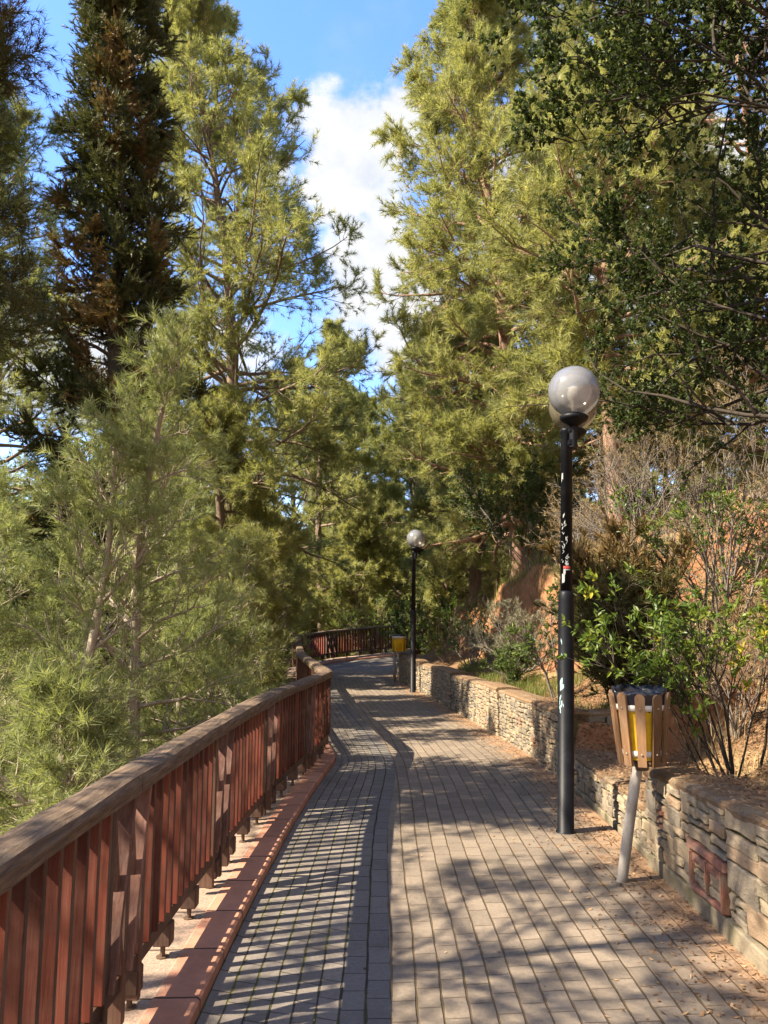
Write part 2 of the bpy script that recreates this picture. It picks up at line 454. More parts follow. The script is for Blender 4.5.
def mat_stone():
    m, q, out = material('wall_stone')
    co = q.n('ShaderNodeTexCoord').outputs['Object']
    t = q.attr('tint')
    n = q.noise(co, 14, 5, .7); f = q.noise(co, 80, 4, .7); s = q.noise(co, 2.2, 4, .6)
    c = q.ramp(t, [(0, (.105,.092,.076)), (.3, (.18,.148,.106)), (.6, (.25,.195,.125)), (.85, (.31,.232,.138)), (1, (.25,.155,.09))])
    c = q.mix(q.math('MULTIPLY', q.step(.35, .7, n), .45), c, q.mix(t, (.13,.115,.10), (.24,.19,.13)))
    c = q.mix(q.math('MULTIPLY', f, .35), c, (.38,.32,.24))
    mp = q.n('ShaderNodeMapping'); q.set(mp.inputs[0], co); mp.inputs['Scale'].default_value = (9, 9, 1.2)
    streak = q.noise(mp.outputs[0], 1, 4, .6)
    c = q.mix(q.math('MULTIPLY', q.step(.55, .75, streak), .45), c, (.085,.075,.06))
    c = q.mix(q.math('MULTIPLY', q.step(.55, .75, s), .35), c, (.17,.15,.06))
    princ(q, out, c, .92, .15, q.math('ADD', n, q.math('MULTIPLY', f, .5)), .9, .014)
    return m
M['stone'] = mat_stone()
def mat_mortar():
    m, q, out = material('wall_mortar')
    co = q.n('ShaderNodeTexCoord').outputs['Object']
    n = q.noise(co, 10, 5, .7); f = q.noise(co, 90, 4, .7); s = q.noise(co, 3, 4)
    c = q.ramp(f, [(.3, (.045,.037,.025)), (.7, (.14,.112,.075))])
    c = q.mix(q.math('MULTIPLY', q.step(.5, .7, s), .6), c, (.12,.11,.035))
    princ(q, out, c, .95, .1, q.math('ADD', n, f), .9, .02)
    return m
M['mortar'] = mat_mortar()
M['plinth'] = mat_simple('wall_footing', (.20,.165,.115), .95, .1, nscale=24, var=.45, bstr=.8, bdist=.012, dirt=(.10,.10,.035), df=.6)
def mat_coping():
    m, q, out = material('wall_coping')
    co = q.n('ShaderNodeTexCoord').outputs['Object']
    n = q.noise(co, 6, 5, .7); f = q.noise(co, 70, 4, .75)
    c = q.ramp(f, [(.3, (.13,.10,.07)), (.7, (.30,.235,.155))])
    c = q.mix(q.math('MULTIPLY', q.step(.36, .52, n), .9), c, q.ramp(f, [(.3, (.10,.06,.035)), (.7, (.28,.18,.10))]))
    princ(q, out, c, .95, .1, q.math('ADD', n, f), .8, .02)
    return m
M['coping'] = mat_coping()
M['brick'] = mat_simple('red_brick', (.235,.11,.075), .9, .15, nscale=30, var=.4, bstr=.7, bdist=.008, dirt=(.27,.21,.15), df=.85)

# needles and leaves
M['pine_young'] = foliage_mat('young_pine_needles', [(0, (.08,.11,.048)), (.45, (.21,.245,.102)), (.8, (.33,.355,.155)), (1, (.41,.40,.21))], .42)
M['pine_olive'] = foliage_mat('olive_pine_needles', [(0, (.085,.112,.048)), (.4, (.222,.24,.094)), (.8, (.345,.345,.143)), (1, (.38,.31,.17))], .46)
M['pine_dark'] = foliage_mat('dark_pine_needles', [(0, (.07,.098,.042)), (.5, (.182,.21,.086)), (.85, (.29,.30,.124)), (1, (.33,.28,.15))], .46)
M['cypress'] = foliage_mat('cypress_sprays', [(0, (.022,.030,.012)), (.45, (.062,.074,.028)), (.72, (.10,.095,.034)), (.84, (.135,.095,.038)), (1, (.19,.12,.05))], .25)
M['oak'] = foliage_mat('oak_leaves', [(0, (.018,.030,.010)), (.5, (.045,.066,.020)), (.85, (.085,.105,.030)), (1, (.16,.17,.05))], .32, .5, 1.25, .15)
M['shrub_light'] = foliage_mat('light_shrub_leaves', [(0, (.035,.065,.015)), (.5, (.085,.135,.025)), (.85, (.18,.21,.03)), (1, (.38,.32,.03))], .4, .4)
M['shrub_mid'] = foliage_mat('mid_shrub_leaves', [(0, (.025,.045,.012)), (.5, (.065,.10,.025)), (1, (.15,.18,.05))], .35, .45)
M['shrub_grey'] = foliage_mat('grey_shrub_leaves', [(0, (.10,.10,.065)), (.5, (.21,.205,.14)), (1, (.33,.31,.22))], .25, .7)
M['dry'] = foliage_mat('dry_grass_blades', [(0, (.13,.085,.045)), (.5, (.30,.22,.115)), (1, (.46,.37,.21))], .3, .7, 1.1)
M['grass'] = foliage_mat('green_grass_blades', [(0, (.05,.075,.015)), (.5, (.11,.145,.03)), (1, (.25,.24,.08))], .4, .6)
M['litter'] = foliage_mat('fallen_leaves', [(0, (.07,.035,.018)), (.5, (.20,.11,.055)), (1, (.40,.26,.14))], .15, .8, 1.0)
M['bark_pine'] = bark_mat('pine_bark', (.07,.048,.036), (.23,.17,.13))
M['bark_young'] = bark_mat('young_pine_bark', (.13,.10,.075), (.36,.30,.235), 30)
M['bark_red'] = bark_mat('reddish_pine_bark', (.09,.05,.035), (.30,.19,.14))
M['bark_dark'] = bark_mat('dark_bark', (.018,.015,.012), (.055,.045,.035), 22)
M['bark_shrub'] = bark_mat('grey_shrub_bark', (.06,.05,.042), (.19,.165,.14), 40)

# ------------------------------------------------------------------ vegetation generator
def ortho(d, rng):
    r = rng.normal(size=d.shape); r -= (r*d).sum(-1, keepdims=True)*d
    return norm(r)

def sample_line(P, s):
    """P (m,n,3), s (m,k) in 0..1 -> positions, tangents (m,k,3)"""
    m, n = P.shape[:2]
    x = np.clip(s, 0, .9999)*(n-1); i = x.astype(int); f = (x-i)[..., None]
    mi = np.arange(m)[:, None]
    a, b = P[mi, i], P[mi, i+1]
    return a+(b-a)*f, norm(b-a)

def grow(p0, d0, L, n, rng, wob=.12, up=0.0, droop=0.0):
    """m curved twigs from p0 (m,3), dir d0 (m,3), length L (m,) with n points"""
    m = len(p0); P = np.zeros((m, n, 3)); P[:, 0] = p0; d = d0.copy(); st = (L/(n-1))[:, None]
    for i in range(1, n):
        d = norm(d + rng.normal(size=(m, 3))*wob + np.array([0, 0, up - droop*(1 if i < n*.6 else -.7)]))
        P[:, i] = P[:, i-1] + d*st
    return P

def needles(pos, dirs, N, ln, w, rng, tint, spread=(.25, 1.25), back=.5):
    T = len(pos)
    d = np.repeat(dirs[:, None], N, 1); o = ortho(d, rng)
    a = rng.uniform(spread[0], spread[1], (T, N, 1))
    nd = norm(d*np.cos(a) + o*np.sin(a))
    b = pos[:, None] - d*rng.uniform(0, 1, (T, N, 1))*ln*back
    l = ln*rng.uniform(.65, 1.15, (T, N, 1))
    side = norm(np.cross(nd, rng.normal(size=nd.shape)))*w*.5
    V = np.stack([b - side, b + side, b + nd*l], 2).reshape(-1, 3)
    F = np.arange(T*N*3).reshape(-1, 3)
    t = np.repeat(np.clip(tint[:, None] + rng.normal(0, .06, (T, N)), 0, 1).reshape(-1), 3)
    return V, F, t

def leaves(pos, dirs, N, ln, w, rng, tint, spread=(.4, 1.4), hexa=True, spreadpos=.5, flat=.5):
    T = len(pos)
    d = np.repeat(dirs[:, None], N, 1); o = ortho(d, rng)
    a = rng.uniform(spread[0], spread[1], (T, N, 1))
    nd = norm(d*np.cos(a) + o*np.sin(a))
    b = pos[:, None] - d*rng.uniform(0, 1, (T, N, 1))*ln*spreadpos*2
    l = ln*rng.uniform(.6, 1.15, (T, N, 1))
    nrm = norm(np.array([0, 0, 1.])*flat + rng.normal(size=nd.shape)*.6)
    side = norm(np.cross(nd, nrm)); up = np.cross(side, nd)
    ww = w*rng.uniform(.75, 1.15, (T, N, 1))
    if hexa:
        f = up*ww*.28; cu = up*l*rng.uniform(-.25, .1, (T, N, 1))
        V = np.stack([b, b+nd*l*.32-side*ww*.5+f, b+nd*l*.7-side*ww*.42+f+cu*.5, b+nd*l+cu, b+nd*l*.7+side*ww*.42+f+cu*.5, b+nd*l*.32+side*ww*.5+f], 2).reshape(-1, 3)
        k = np.arange(T*N)[:, None]*6
        F = np.concatenate([k+np.array([[0, 3, 2, 1]]), k+np.array([[0, 5, 4, 3]])]); q = 6
    else:
        f = up*ww*.25
        V = np.stack([b, b+nd*l*.5-side*ww*.5+f, b+nd*l, b+nd*l*.5+side*ww*.5+f], 2).reshape(-1, 3)
        k = np.arange(T*N)[:, None]*4
        F = np.concatenate([k+np.array([[0, 2, 1]]), k+np.array([[0, 3, 2]])]); q = 4
    t = np.repeat(np.clip(tint[:, None] + rng.normal(0, .09, (T, N)), 0, 1).reshape(-1), q)
    return V, F, t

def make_plant(name, loc, label, cat, bark, leafmat, seed, H, r0, base=.25, rad=2.0, nmain=50, k2=7, k3=5,
               prof=lambda t: (1-t)**.7, elev=(0, 55), lean=(0, 0), wob=.1, tuft=('n', 14, .12, .008), tpos=(.45, .75, 1.0),
               tint=(.5, .18), brown=0.0, droop=.06, sec=.42, ter=.35, group=None, trunkname='trunk', curve=.15, zmax=None,
               azc=None, azw=PI, mainup=.03, cut=None, rk=1.0, l3=(.12, .12)):
    rng = np.random.default_rng(seed)
    root = empty(name, loc, 0, label, cat, group)
    n = 16; t = np.linspace(0, 1, n)
    ph = rng.uniform(0, 6.28, 2); amp = curve*H*.06
    tp = np.stack([lean[0]*t**1.4 + amp*np.sin(t*5+ph[0])*t, lean[1]*t**1.4 + amp*np.sin(t*4.3+ph[1])*t, t*H], -1)
    tp[0, 2] = -.4
    tr = r0*(1-t)**.75 + .012
    tr[0] *= 1.35
    wood = MB(); wood.tubes(tp[None], tr[None], 9)
    # main limbs
    u = (np.arange(nmain) + rng.uniform(0, 1, nmain))/nmain
    tm = base + (1-base)*u*.97
    p0, _ = sample_line(tp[None], tm[None]); p0 = p0[0]
    az = rng.uniform(-azw, azw, nmain) + (azc or 0) if azc is not None else np.arange(nmain)*2.399 + rng.normal(0, .5, nmain)
    L = rad*prof(u)*rng.uniform(.62, 1.15, nmain)
    e = np.radians(elev[0] + (elev[1]-elev[0])*u + rng.normal(0, 9, nmain))
    d0 = np.stack([np.cos(az)*np.cos(e), np.sin(az)*np.cos(e), np.sin(e)], -1)
    P1 = grow(p0, d0, L, 8, rng, wob, mainup, droop)
    r1 = (np.interp(tm, t, tr)*.42 + .004)[:, None]*np.linspace(1, .18, 8)[None]
    r1 = np.minimum(r1, (L*.028+.004)[:, None]*np.linspace(1, .18, 8)[None])
    if cut is not None:
        kp = cut(P1[:, -1] + np.array(loc)) | cut(P1[:, 5] + np.array(loc)); P1, L, r1 = P1[kp], L[kp], r1[kp]; nmain = len(P1)
    wood.tubes(P1, r1*rk, 5)
    # secondary
    s2 = rng.uniform(.22, 1, (nmain, k2)); p, tg = sample_line(P1, s2)
    L2 = (L[:, None]*sec*(1.15-s2)*rng.uniform(.7, 1.3, s2.shape) + .18).reshape(-1)
    p = p.reshape(-1, 3); tg = tg.reshape(-1, 3)
    a = rng.uniform(.45, 1.1, (len(p), 1)); o = ortho(tg, rng); o[:, 2] = o[:, 2]*.6 + .15; o = norm(o)
    P2 = grow(p, norm(tg*np.cos(a)+o*np.sin(a)), L2, 5, rng, wob*1.2, .04)
    if cut is not None:
        kp = cut(P2[:, -1] + np.array(loc)); P2, L2 = P2[kp], L2[kp]
    wood.tubes(P2, (.0035 + .010*L2)[:, None]*np.linspace(1, .3, 5)[None], 4)
    # twigs
    s3 = rng.uniform(.2, 1, (len(P2), k3)); p, tg = sample_line(P2, s3)
    L3 = (np.repeat(L2, k3)*ter*rng.uniform(.6, 1.3, len(L2)*k3) + rng.uniform(l3[0], l3[0]+l3[1], len(L2)*k3))
    p = p.reshape(-1, 3); tg = tg.reshape(-1, 3)
    a = rng.uniform(.35, 1.0, (len(p), 1)); o = ortho(tg, rng); o[:, 2] += .2; o = norm(o)
    P3 = grow(p, norm(tg*np.cos(a)+o*np.sin(a)), L3, 4, rng, wob*1.2, .06)
    wood.tubes(P3, np.broadcast_to((.0028*np.linspace(1, .5, 4))[None], (len(P3), 4)), 3)
    wo = wood.build(trunkname, bark, root, True)
    # foliage
    tp_, tg_ = sample_line(P3, np.broadcast_to(np.array(tpos)[None], (len(P3), len(tpos))).copy())
    pos = tp_.reshape(-1, 3); dr = tg_.reshape(-1, 3)
    q2, g2 = sample_line(P2, np.broadcast_to(np.array([.8, 1.0])[None], (len(P2), 2)).copy())
    pos = np.concatenate([pos, q2.reshape(-1, 3)]); dr = np.concatenate([dr, g2.reshape(-1, 3)])
    if cut is not None:
        keep = cut(pos + np.array(loc)); pos, dr = pos[keep], dr[keep]
    cl = fbm(pos[:, 0]*1.3+pos[:, 2]*.9+seed, pos[:, 1]*1.3+pos[:, 2]*.7, seed, 3) - .44
    tn = tint[0] + cl*tint[1]*3.2 + rng.normal(0, tint[1]*.45, len(pos))
    if brown: tn = np.where(vnoise(pos[:, 0]*2.1+9, pos[:, 1]*2.1+pos[:, 2]*1.7, seed+5) > 1-brown, rng.uniform(.82, 1, len(pos)), np.minimum(tn, .78))
    tn = np.clip(tn, 0, 1)
    kind, N, ln, w = tuft[:4]
    if kind == 'n': V, F, tt = needles(pos, dr, N, ln, w, rng, tn)
    elif kind == 's': V, F, tt = needles(pos, dr, N, ln, w, rng, tn, (.1, .9), 1.2)
    else: V, F, tt = leaves(pos, dr, N, ln, w, rng, tn, hexa=(kind == 'L'))
    me = mesh_np('crown', V, [F], tt, smooth=False)
    link('crown', me, root, [leafmat])
    return root

# ------------------------------------------------------------------ GROUND
def axis(lo, hi, seg):
    out = []
    for a, b, s in seg: out += list(np.arange(a, b-1e-6, s))
    out.append(hi); return np.array(out)
gx = axis(-200, 200, [(-200,-60,10),(-60,-16,2),(-16,-3,.4),(-3,-1.6,.14),(-1.6,1.4,.1),(1.4,4.2,.06),(4.2,10,.2),(10,24,.6),(24,60,2),(60,200,10)])
gy = axis(-60, 240, [(-60,-12,4),(-12,1,.6),(1,5,.12),(5,8.6,.07),(8.6,20,.11),(20,30,.1),(30,50,.6),(50,100,2.5),(100,240,10)])
X, Y = np.meshgrid(gx, gy, indexing='ij')
Z = ground_z(X.ravel(), Y.ravel())
nx, ny = len(gx), len(gy)
i, j = np.meshgrid(np.arange(nx-1), np.arange(ny-1), indexing='ij')
F = np.stack([i*ny+j, (i+1)*ny+j, (i+1)*ny+j+1, i*ny+j+1], -1).reshape(-1, 4)
me = mesh_np('ground', np.stack([X.ravel(), Y.ravel(), Z], -1), [F], smooth=True)
tag(link('ground', me, None, [M['ground']]), kind='structure')

# ------------------------------------------------------------------ PATH (three strips of one sheet) and KERB
def arc(C): return np.concatenate([[0], np.cumsum(np.linalg.norm(np.diff(C, axis=0), axis=1))])
def lerp_cols(A, B, k): return [A + (B-A)*t for t in np.linspace(0, 1, k)]
vs, fs, uvs, mis = [], [], [], []; base = 0
vmid = arc((PLd+PRd)/2)
_t = norm(np.gradient(PBd, axis=0)); bandR = PBd + np.stack([_t[:, 1], -_t[:, 0]], -1)*.215
def strip(A, B, k, mi, ufun):
    global base
    cols = lerp_cols(A, B, k); n = len(A)
    for c in cols:
        vs.append(np.column_stack([c, zpath(c[:, 1])])); uvs.append(np.column_stack([ufun(c), vmid]))
    i, j = np.meshgrid(np.arange(k-1), np.arange(n-1), indexing='ij')
    f = np.stack([i*n+j, (i+1)*n+j, (i+1)*n+j+1, i*n+j+1], -1).reshape(-1, 4) + base
    fs.append(f); mis.append(np.full(len(f), mi)); base += k*n
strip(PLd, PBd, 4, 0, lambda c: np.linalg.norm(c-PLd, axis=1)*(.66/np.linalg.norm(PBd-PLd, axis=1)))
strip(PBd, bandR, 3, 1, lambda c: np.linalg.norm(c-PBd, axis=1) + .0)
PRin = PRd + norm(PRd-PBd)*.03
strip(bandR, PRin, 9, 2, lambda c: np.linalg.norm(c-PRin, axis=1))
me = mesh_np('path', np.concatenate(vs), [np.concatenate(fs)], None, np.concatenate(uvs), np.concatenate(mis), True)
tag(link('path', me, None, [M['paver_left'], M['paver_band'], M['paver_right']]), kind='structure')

def offset(C, d):
    t = norm(np.gradient(C, axis=0)); nrm = np.stack([-t[:, 1], t[:, 0]], -1)
    return C + nrm*d
KI, KO = offset(PLd, -.012), offset(PLd, .52)
rr = np.random.default_rng(4)
n = len(KI); prof = [(0, -.05, 0), (.0, .045, .05), (.012, .055, .06), (.19, .055, .19), (.20, .05, .2), (.52, .045, .52), (.53, -.3, .6)]
vs = []; uvs = []
for (o, dz, u) in prof:
    c = offset(PLd, o + .002); vs.append(np.column_stack([c, zpath(c[:, 1]) + dz])); uvs.append(np.column_stack([np.full(n, u), vmid]))
k = len(prof); i, j = np.meshgrid(np.arange(k-1), np.arange(n-1), indexing='ij')
F = np.stack([i*n+j, i*n+j+1, (i+1)*n+j+1, (i+1)*n+j], -1).reshape(-1, 4)
tag(link('kerb', mesh_np('kerb', np.concatenate(vs), [F], None, np.concatenate(uvs)), None, [M['kerb']]), kind='structure')

# ------------------------------------------------------------------ RAILINGS
def resample(C, step):
    C = np.array(C, float); a = arc(C); s = np.arange(0, a[-1], step)
    s = np.append(s, a[-1])
    return np.stack([np.interp(s, a, C[:, q]) for q in range(C.shape[1])], -1), s
def along(C, s):
    a = arc(C); p = np.array([np.interp(s, a, C[:, q]) for q in range(2)])
    e = .08; p2 = np.array([np.interp(min(s+e, a[-1]), a, C[:, q]) for q in range(2)]); p1 = np.array([np.interp(max(s-e, 0), a, C[:, q]) for q in range(2)])
    d = p2-p1; return p, math.atan2(d[1], d[0])
def smooth_line(C, step=.1, it=12):
    P, _ = resample(C, step)
    for _ in range(it): P[1:-1] = (P[:-2]+2*P[1:-1]+P[2:])/4
    return P

def sweep(name, line, s0, s1, prof, mat, parent, org, step=.12, zoff=0.0, jit=0.0):
    """sweep a closed profile (side, up) along line between arclengths; side>0 is right of travel"""
    ns = max(3, int((s1-s0)/step)+1); S = np.linspace(s0, s1, ns); prof = np.array(prof); k = len(prof)
    V = []; UV = []; pl = np.concatenate([[0], np.cumsum(np.linalg.norm(np.diff(prof, axis=0), axis=1))])
    for s in S:
        p, a = along(line, s); r = np.array([math.sin(a), -math.cos(a)]); z = float(zpath(p[1])) + zoff
        for q, (x, y) in enumerate(prof):
            jx = jit*(vnoise(s*3+q*7.1, q*2.3, 5)-.5); jy = jit*(vnoise(s*3+q*5.3, q*4.1, 6)-.5)
            V.append((p[0]+r[0]*(x+jx)-org[0], p[1]+r[1]*(x+jx)-org[1], z+y+jy-org[2])); UV.append((pl[q], s))
    i, j = np.meshgrid(np.arange(ns-1), np.arange(k), indexing='ij')
    F = np.stack([i*k+j, (i+1)*k+j, (i+1)*k+(j+1)%k, i*k+(j+1)%k], -1).reshape(-1, 4)
    caps = np.array([np.arange(k), (np.arange(k)[::-1] + (ns-1)*k)])
    me = mesh_np(name, np.array(V), [F, caps], None, np.array(UV))
    return link(name, me, parent, [mat])

HR = [(.080,.926),(.080,.968),(.068,.990),(.035,1.0),(-.035,1.0),(-.068,.990),(-.080,.968),(-.080,.926)]
BR = [(.03,.205),(.03,.265),(-.03,.265),(-.03,.205)]
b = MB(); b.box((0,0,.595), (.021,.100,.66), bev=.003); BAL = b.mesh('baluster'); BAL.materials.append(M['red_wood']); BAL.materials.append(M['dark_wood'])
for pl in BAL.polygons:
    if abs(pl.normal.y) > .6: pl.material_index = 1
BALR = BAL.copy(); BALR.materials.clear(); BALR.materials.append(M['red_wood']); BALR.polygons.foreach_set('material_index', [0]*len(BALR.polygons))
b = MB(); b.box((0,0,.155), (.075,.085,.10), bev=.006); FOOT = b.mesh('foot'); FOOT.materials.append(M['dark_wood'])
b = MB(); b.lathe([(.012,-.02),(.012,.07)], 8); b.lathe([(.03,-.006),(.03,.004)], 8); PIN = b.mesh('pin'); PIN.materials.append(M['steel'])
b = MB(); b.box((0,0,.506), (.036,.088,.838), bev=.004); POST = b.mesh('upright'); POST.materials.append(M['dark_wood'])
def brace_mesh(w, sgn):
    h = .66; b = MB(); a = math.atan2(w, h); L = math.hypot(w, h)
    b.box((0, 0, .595), (.022, .105, L*.985), Matrix.Rotation(sgn*a, 4, 'Y'), bev=.003)
    me = b.mesh('brace_board'); me.materials.append(M['brace_wood']); return me
BRA, BRB = brace_mesh(.172, 1), brace_mesh(.172, -1)

def put(name, me, parent, org, p, ang, z, dz=0.0, side=0.0):
    o = bpy.data.objects.new(name, me); COL.objects.link(o); o.parent = parent
    r = (math.sin(ang), -math.cos(ang))
    o.location = (p[0]+r[0]*side-org[0], p[1]+r[1]*side-org[1], z+dz-org[2]); o.rotation_euler = (0, 0, ang)
    return o
random.seed(3)
def railing(line, units, sp, footsp, label, group, maxb=100, ends=(True, True), dark=False, dsp=.17):
    L = arc(line)[-1]; p, a = along(line, 0); org = (p[0], p[1], float(zpath(p[1])))
    root = empty('wooden_railing', org, 0, label, 'railing', group)
    cuts = [0] + [u for u in units if .3 < u < L-.3] + [L]
    for s0, s1 in zip(cuts[:-1], cuts[1:]):
        sweep('handrail', line, s0+.004, s1-.004, HR, M['rail'], root, org, jit=.012)
        sweep('bottom_rail', line, s0+.002, s1-.002, BR, M['dark_wood'], root, org, jit=.004)
    W = .195
    occ = []
    for u in units:
        if u < .2 or u > L-.2: continue
        for k in (-1, 0, 1):
            p, a = along(line, u+k*W); z = float(zpath(p[1]))
            put('upright', POST, root, org, p, a, z, side=0)
        for k in (-.5, .5):
            p, a = along(line, u+k*W); z = float(zpath(p[1]))
            put('brace_board', BRA, root, org, p, a, z, side=.012).rotation_euler = (0, 0, a)
            put('brace_board', BRB, root, org, p, a, z, side=-.012)
        occ.append((u-W-.05, u+W+.05))
    s = .03; nb = 0
    while s < L-.03 and nb < maxb:
        if not any(x0 < s < x1 for x0, x1 in occ):
            p, a = along(line, s); put('baluster', BALR if dark else BAL, root, org, p, a + random.gauss(0, .03), float(zpath(p[1]))); nb += 1
        s += sp*random.uniform(.96, 1.04)
    s = .2
    while s < L-.1:
        p, a = along(line, s); f = put('foot', FOOT, root, org, p, a, float(zpath(p[1])))
        g = bpy.data.objects.new('pin', PIN); COL.objects.link(g); g.parent = f; g.location = (0, 0, 0)
        g.location.z = .05
        s += footsp
    return root, org
near_line = smooth_line([(-1.02,-.6),(-1.03,1.5),(-1.03,4.0),(-1.0,5.7),(-.945,6.8),(-.855,7.7),(-.745,8.7),(-.69,9.45)])
mid_line = smooth_line([(-.688,9.47),(-.93,10.9),(-1.55,14.6),(-2.68,24.3)], it=4)
far_line = smooth_line([(-2.72,24.55),(-1.85,25.75),(-.3,26.75),(1.6,27.55),(4.2,28.35)], it=8)
U0 = .6
railing(near_line, [U0+1.45, U0+3.15, U0+4.85, U0+6.5, U0+8.2, U0+9.7], .108, .47, 'red brown wooden railing curving along the near left edge of the path', 'wooden railings', ends=(False, True))
railing(mid_line, [2.6, 5.2, 7.8, 10.4, 13.0], .15, .8, 'middle stretch of wooden railing running away behind the bend of the front one', 'wooden railings')
fr, fo = railing(far_line, [1.6, 3.3, 5.0, 6.7], .105, .5, 'far wooden railing closing the path where it turns under the trees', 'wooden railings', dark=True)
b = MB(); b.box((0,0,.55), (.14,.14,1.10), bev=.01)
EP = b.mesh('end_post'); EP.materials.append(M['brace_wood'])
put('end_post', EP, fr, fo, (-2.83,24.43), .9, float(zpath(24.4)))

# ------------------------------------------------------------------ STONE WALL
wall = empty('stone_wall', (1.75, 5.2, 0), 0, 'low rubble stone retaining wall along the foot of the bank', 'wall')
worg = np.array([1.75, 5.2, 0])
wrng = random.Random(11)
def split_rect(x0, z0, x1, z1, out, big, thin):
    w, h = x1-x0, z1-z0
    mw = wrng.uniform(.13, .34)*big; mh = wrng.uniform(.05, .15)*big*thin
    if h > mh and (h > .075 or wrng.random() < .25) and (h*2.0 > w or w < mw) and h > .06:
        c = z0 + h*wrng.uniform(.3, .7)
        split_rect(x0, z0, x1, c, out, big, thin); split_rect(x0, c, x1, z1, out, big, thin)
    elif w > mw and w > .14:
        c = x0 + w*wrng.uniform(.3, .7)
        split_rect(x0, z0, c, z1, out, big, thin); split_rect(c, z0, x1, z1, out, big, thin)
    else: out.append((x0, z0, x1, z1))

def wall_section(a, bq, h0, h1, big=1.0, thin=1.0, motif=None, plinth=0.0, stripes=(), thick=.34, z0=None, tone=.5, capz=.035):
    a, bq = np.array(a), np.array(bq); L = np.linalg.norm(bq-a); t = (bq-a)/L; nrm = np.array([-t[1], t[0]])  # outward = left of a->b
    za = float(zpath(a[1])) - .03 if z0 is None else z0; zb = float(zpath(bq[1])) - .03 if z0 is None else z0
    def top(u): return h0 + (h1-h0)*u/L
    def W(u, o, z):
        zz = za + (zb-za)*u/L
        return np.array([a[0]+t[0]*u+nrm[0]*o, a[1]+t[1]*u+nrm[1]*o, zz+z]) - worg
    sec = MB()
    pts = [W(0,-.022,-.15), W(L,-.022,-.15), W(L,-thick,-.15), W(0,-thick,-.15), W(0,-.022,h0-.002), W(L,-.022,h1-.002), W(L,-thick,h1-.002), W(0,-thick,h0-.002)]
    sec.add(pts, [[(0,3,2,1),(0,1,5,4),(1,2,6,5),(2,3,7,6),(3,0,4,7),(4,5,6,7)]], .3)
    so = sec.build('wall_section', M['mortar'], wall)
    st = MB(); rects = []; hmax = min(h0, h1)
    blocks = [(0, plinth, L, hmax-.002)]
    bricks = []
    if motif:
        u0, u1, q0, q1 = motif
        blocks = [(0, plinth, u0-.024, hmax), (u1+.034, plinth, L, hmax), (u0-.024, plinth, u1+.034, q0-.008), (u0-.024, q1+.004, u1+.034, hmax)]
        m = (u0+u1)/2; bw = .022
        bricks += [(u0-.02, q1-.045, u1+.03, q1), (u0, q0, u0+bw, q1-.05), (m-bw/2, q0+.03, m+bw/2, q1-.05), (u1-bw, q0, u1, q1-.05), (u0+bw+.004, q0-.005, u1-bw-.004, q0+.03)]
        bricks += [(u0+bw+.012, q1-.1, m-bw/2-.012, q1-.055), (m+bw/2+.012, q1-.1, u1-bw-.012, q1-.055)]
        blocks += [(u0+bw+.004, q0+.035, m-bw/2-.004, q1-.105), (m+bw/2+.004, q0+.035, u1-bw-.004, q1-.105)]
    for (x0, y0, x1, y1) in blocks:
        if x1-x0 > .03 and y1-y0 > .02:
            split_rect(x0, y0, x1, y1, rects, big*(.55 if motif and x1-x0 < .3 and y1 < .5 and x0 > motif[0]-.005 and x1 < motif[1] else 1), thin)
    for (sx, sz) in stripes:
        for q in range(3): bricks.append((sx, sz+q*.04, sx+.085, sz+q*.04+.026))
    def stone(mb, r, prot, tint, jt=.014, g=.006):
        x0, y0, x1, y1 = r
        s1 = 1 if h0 == h1 else 1
        sc0 = top((x0+x1)/2)/hmax
        y0, y1 = y0*sc0, y1*sc0
        J = lambda m: wrng.uniform(-m, m)
        c = [(x0+g, y0+g), (x1-g, y0+g), (x1-g, y1-g), (x0+g, y1-g)]
        jj = min(jt, (x1-x0)*.14, (y1-y0)*.16)
        c = [(x+J(jj), y+J(jj)) for x, y in c]
        mx, my = (x0+x1)/2, (y0+y1)/2
        # extra mid points for irregular outline
        ring = []
        for q in range(4):
            p, n2 = c[q], c[(q+1)%4]; ring.append(p); ring.append(((p[0]+n2[0])/2+J(jj*.6), (p[1]+n2[1])/2+J(jj*.6)))
        V = []
        ins = min(.010, (x1-x0)*.12, (y1-y0)*.18)
        for dep, k in ((-.03, 0), (prot-.009, 0), (prot, ins)):
            for (x, y) in ring:
                dx, dy = mx-x, my-y; d = math.hypot(dx, dy)+1e-6
                V.append(W(x+dx/d*k, dep + (J(.004) if k else 0), y+dy/d*k))
        Fq = []
        for q in range(2):
            for e in range(8): Fq.append((q*8+e, q*8+(e+1)%8, (q+1)*8+(e+1)%8, (q+1)*8+e))
        V.append(W(mx+J(.01), prot+J(.004), my))
        Ft = [(16+e, 16+(e+1)%8, 24) for e in range(8)]
        mb.add(V, [Fq, Ft], tint)
    for r in rects:
        stone(st, r, wrng.uniform(-.006, .008), min(1, max(0, wrng.gauss(tone, .33))))
    o = st.build('stone_facing', M['stone'], so)
    if plinth:
        pb = MB(); x = 0
        while x < L-.02:
            w = min(wrng.uniform(.3, .55), L-x); ph = plinth*wrng.uniform(.75, 1.15)
            stone(pb, (x, -.06, x+w, plinth*.97), wrng.uniform(.004, .02), .6, .008, .004); x += w
        pb.build('plinth', M['plinth'], so)
    if bricks:
        kb = MB()
        for r in bricks: stone(kb, r, wrng.uniform(.016, .022), .5, .003, .002)
        kb.build('brick_inset', M['brick'], so)
    # coping: uneven stone slabs
    cb = MB(); x = 0
    nseg = max(2, int(L/.12)); us = np.linspace(0, L, nseg+1)
    V = []
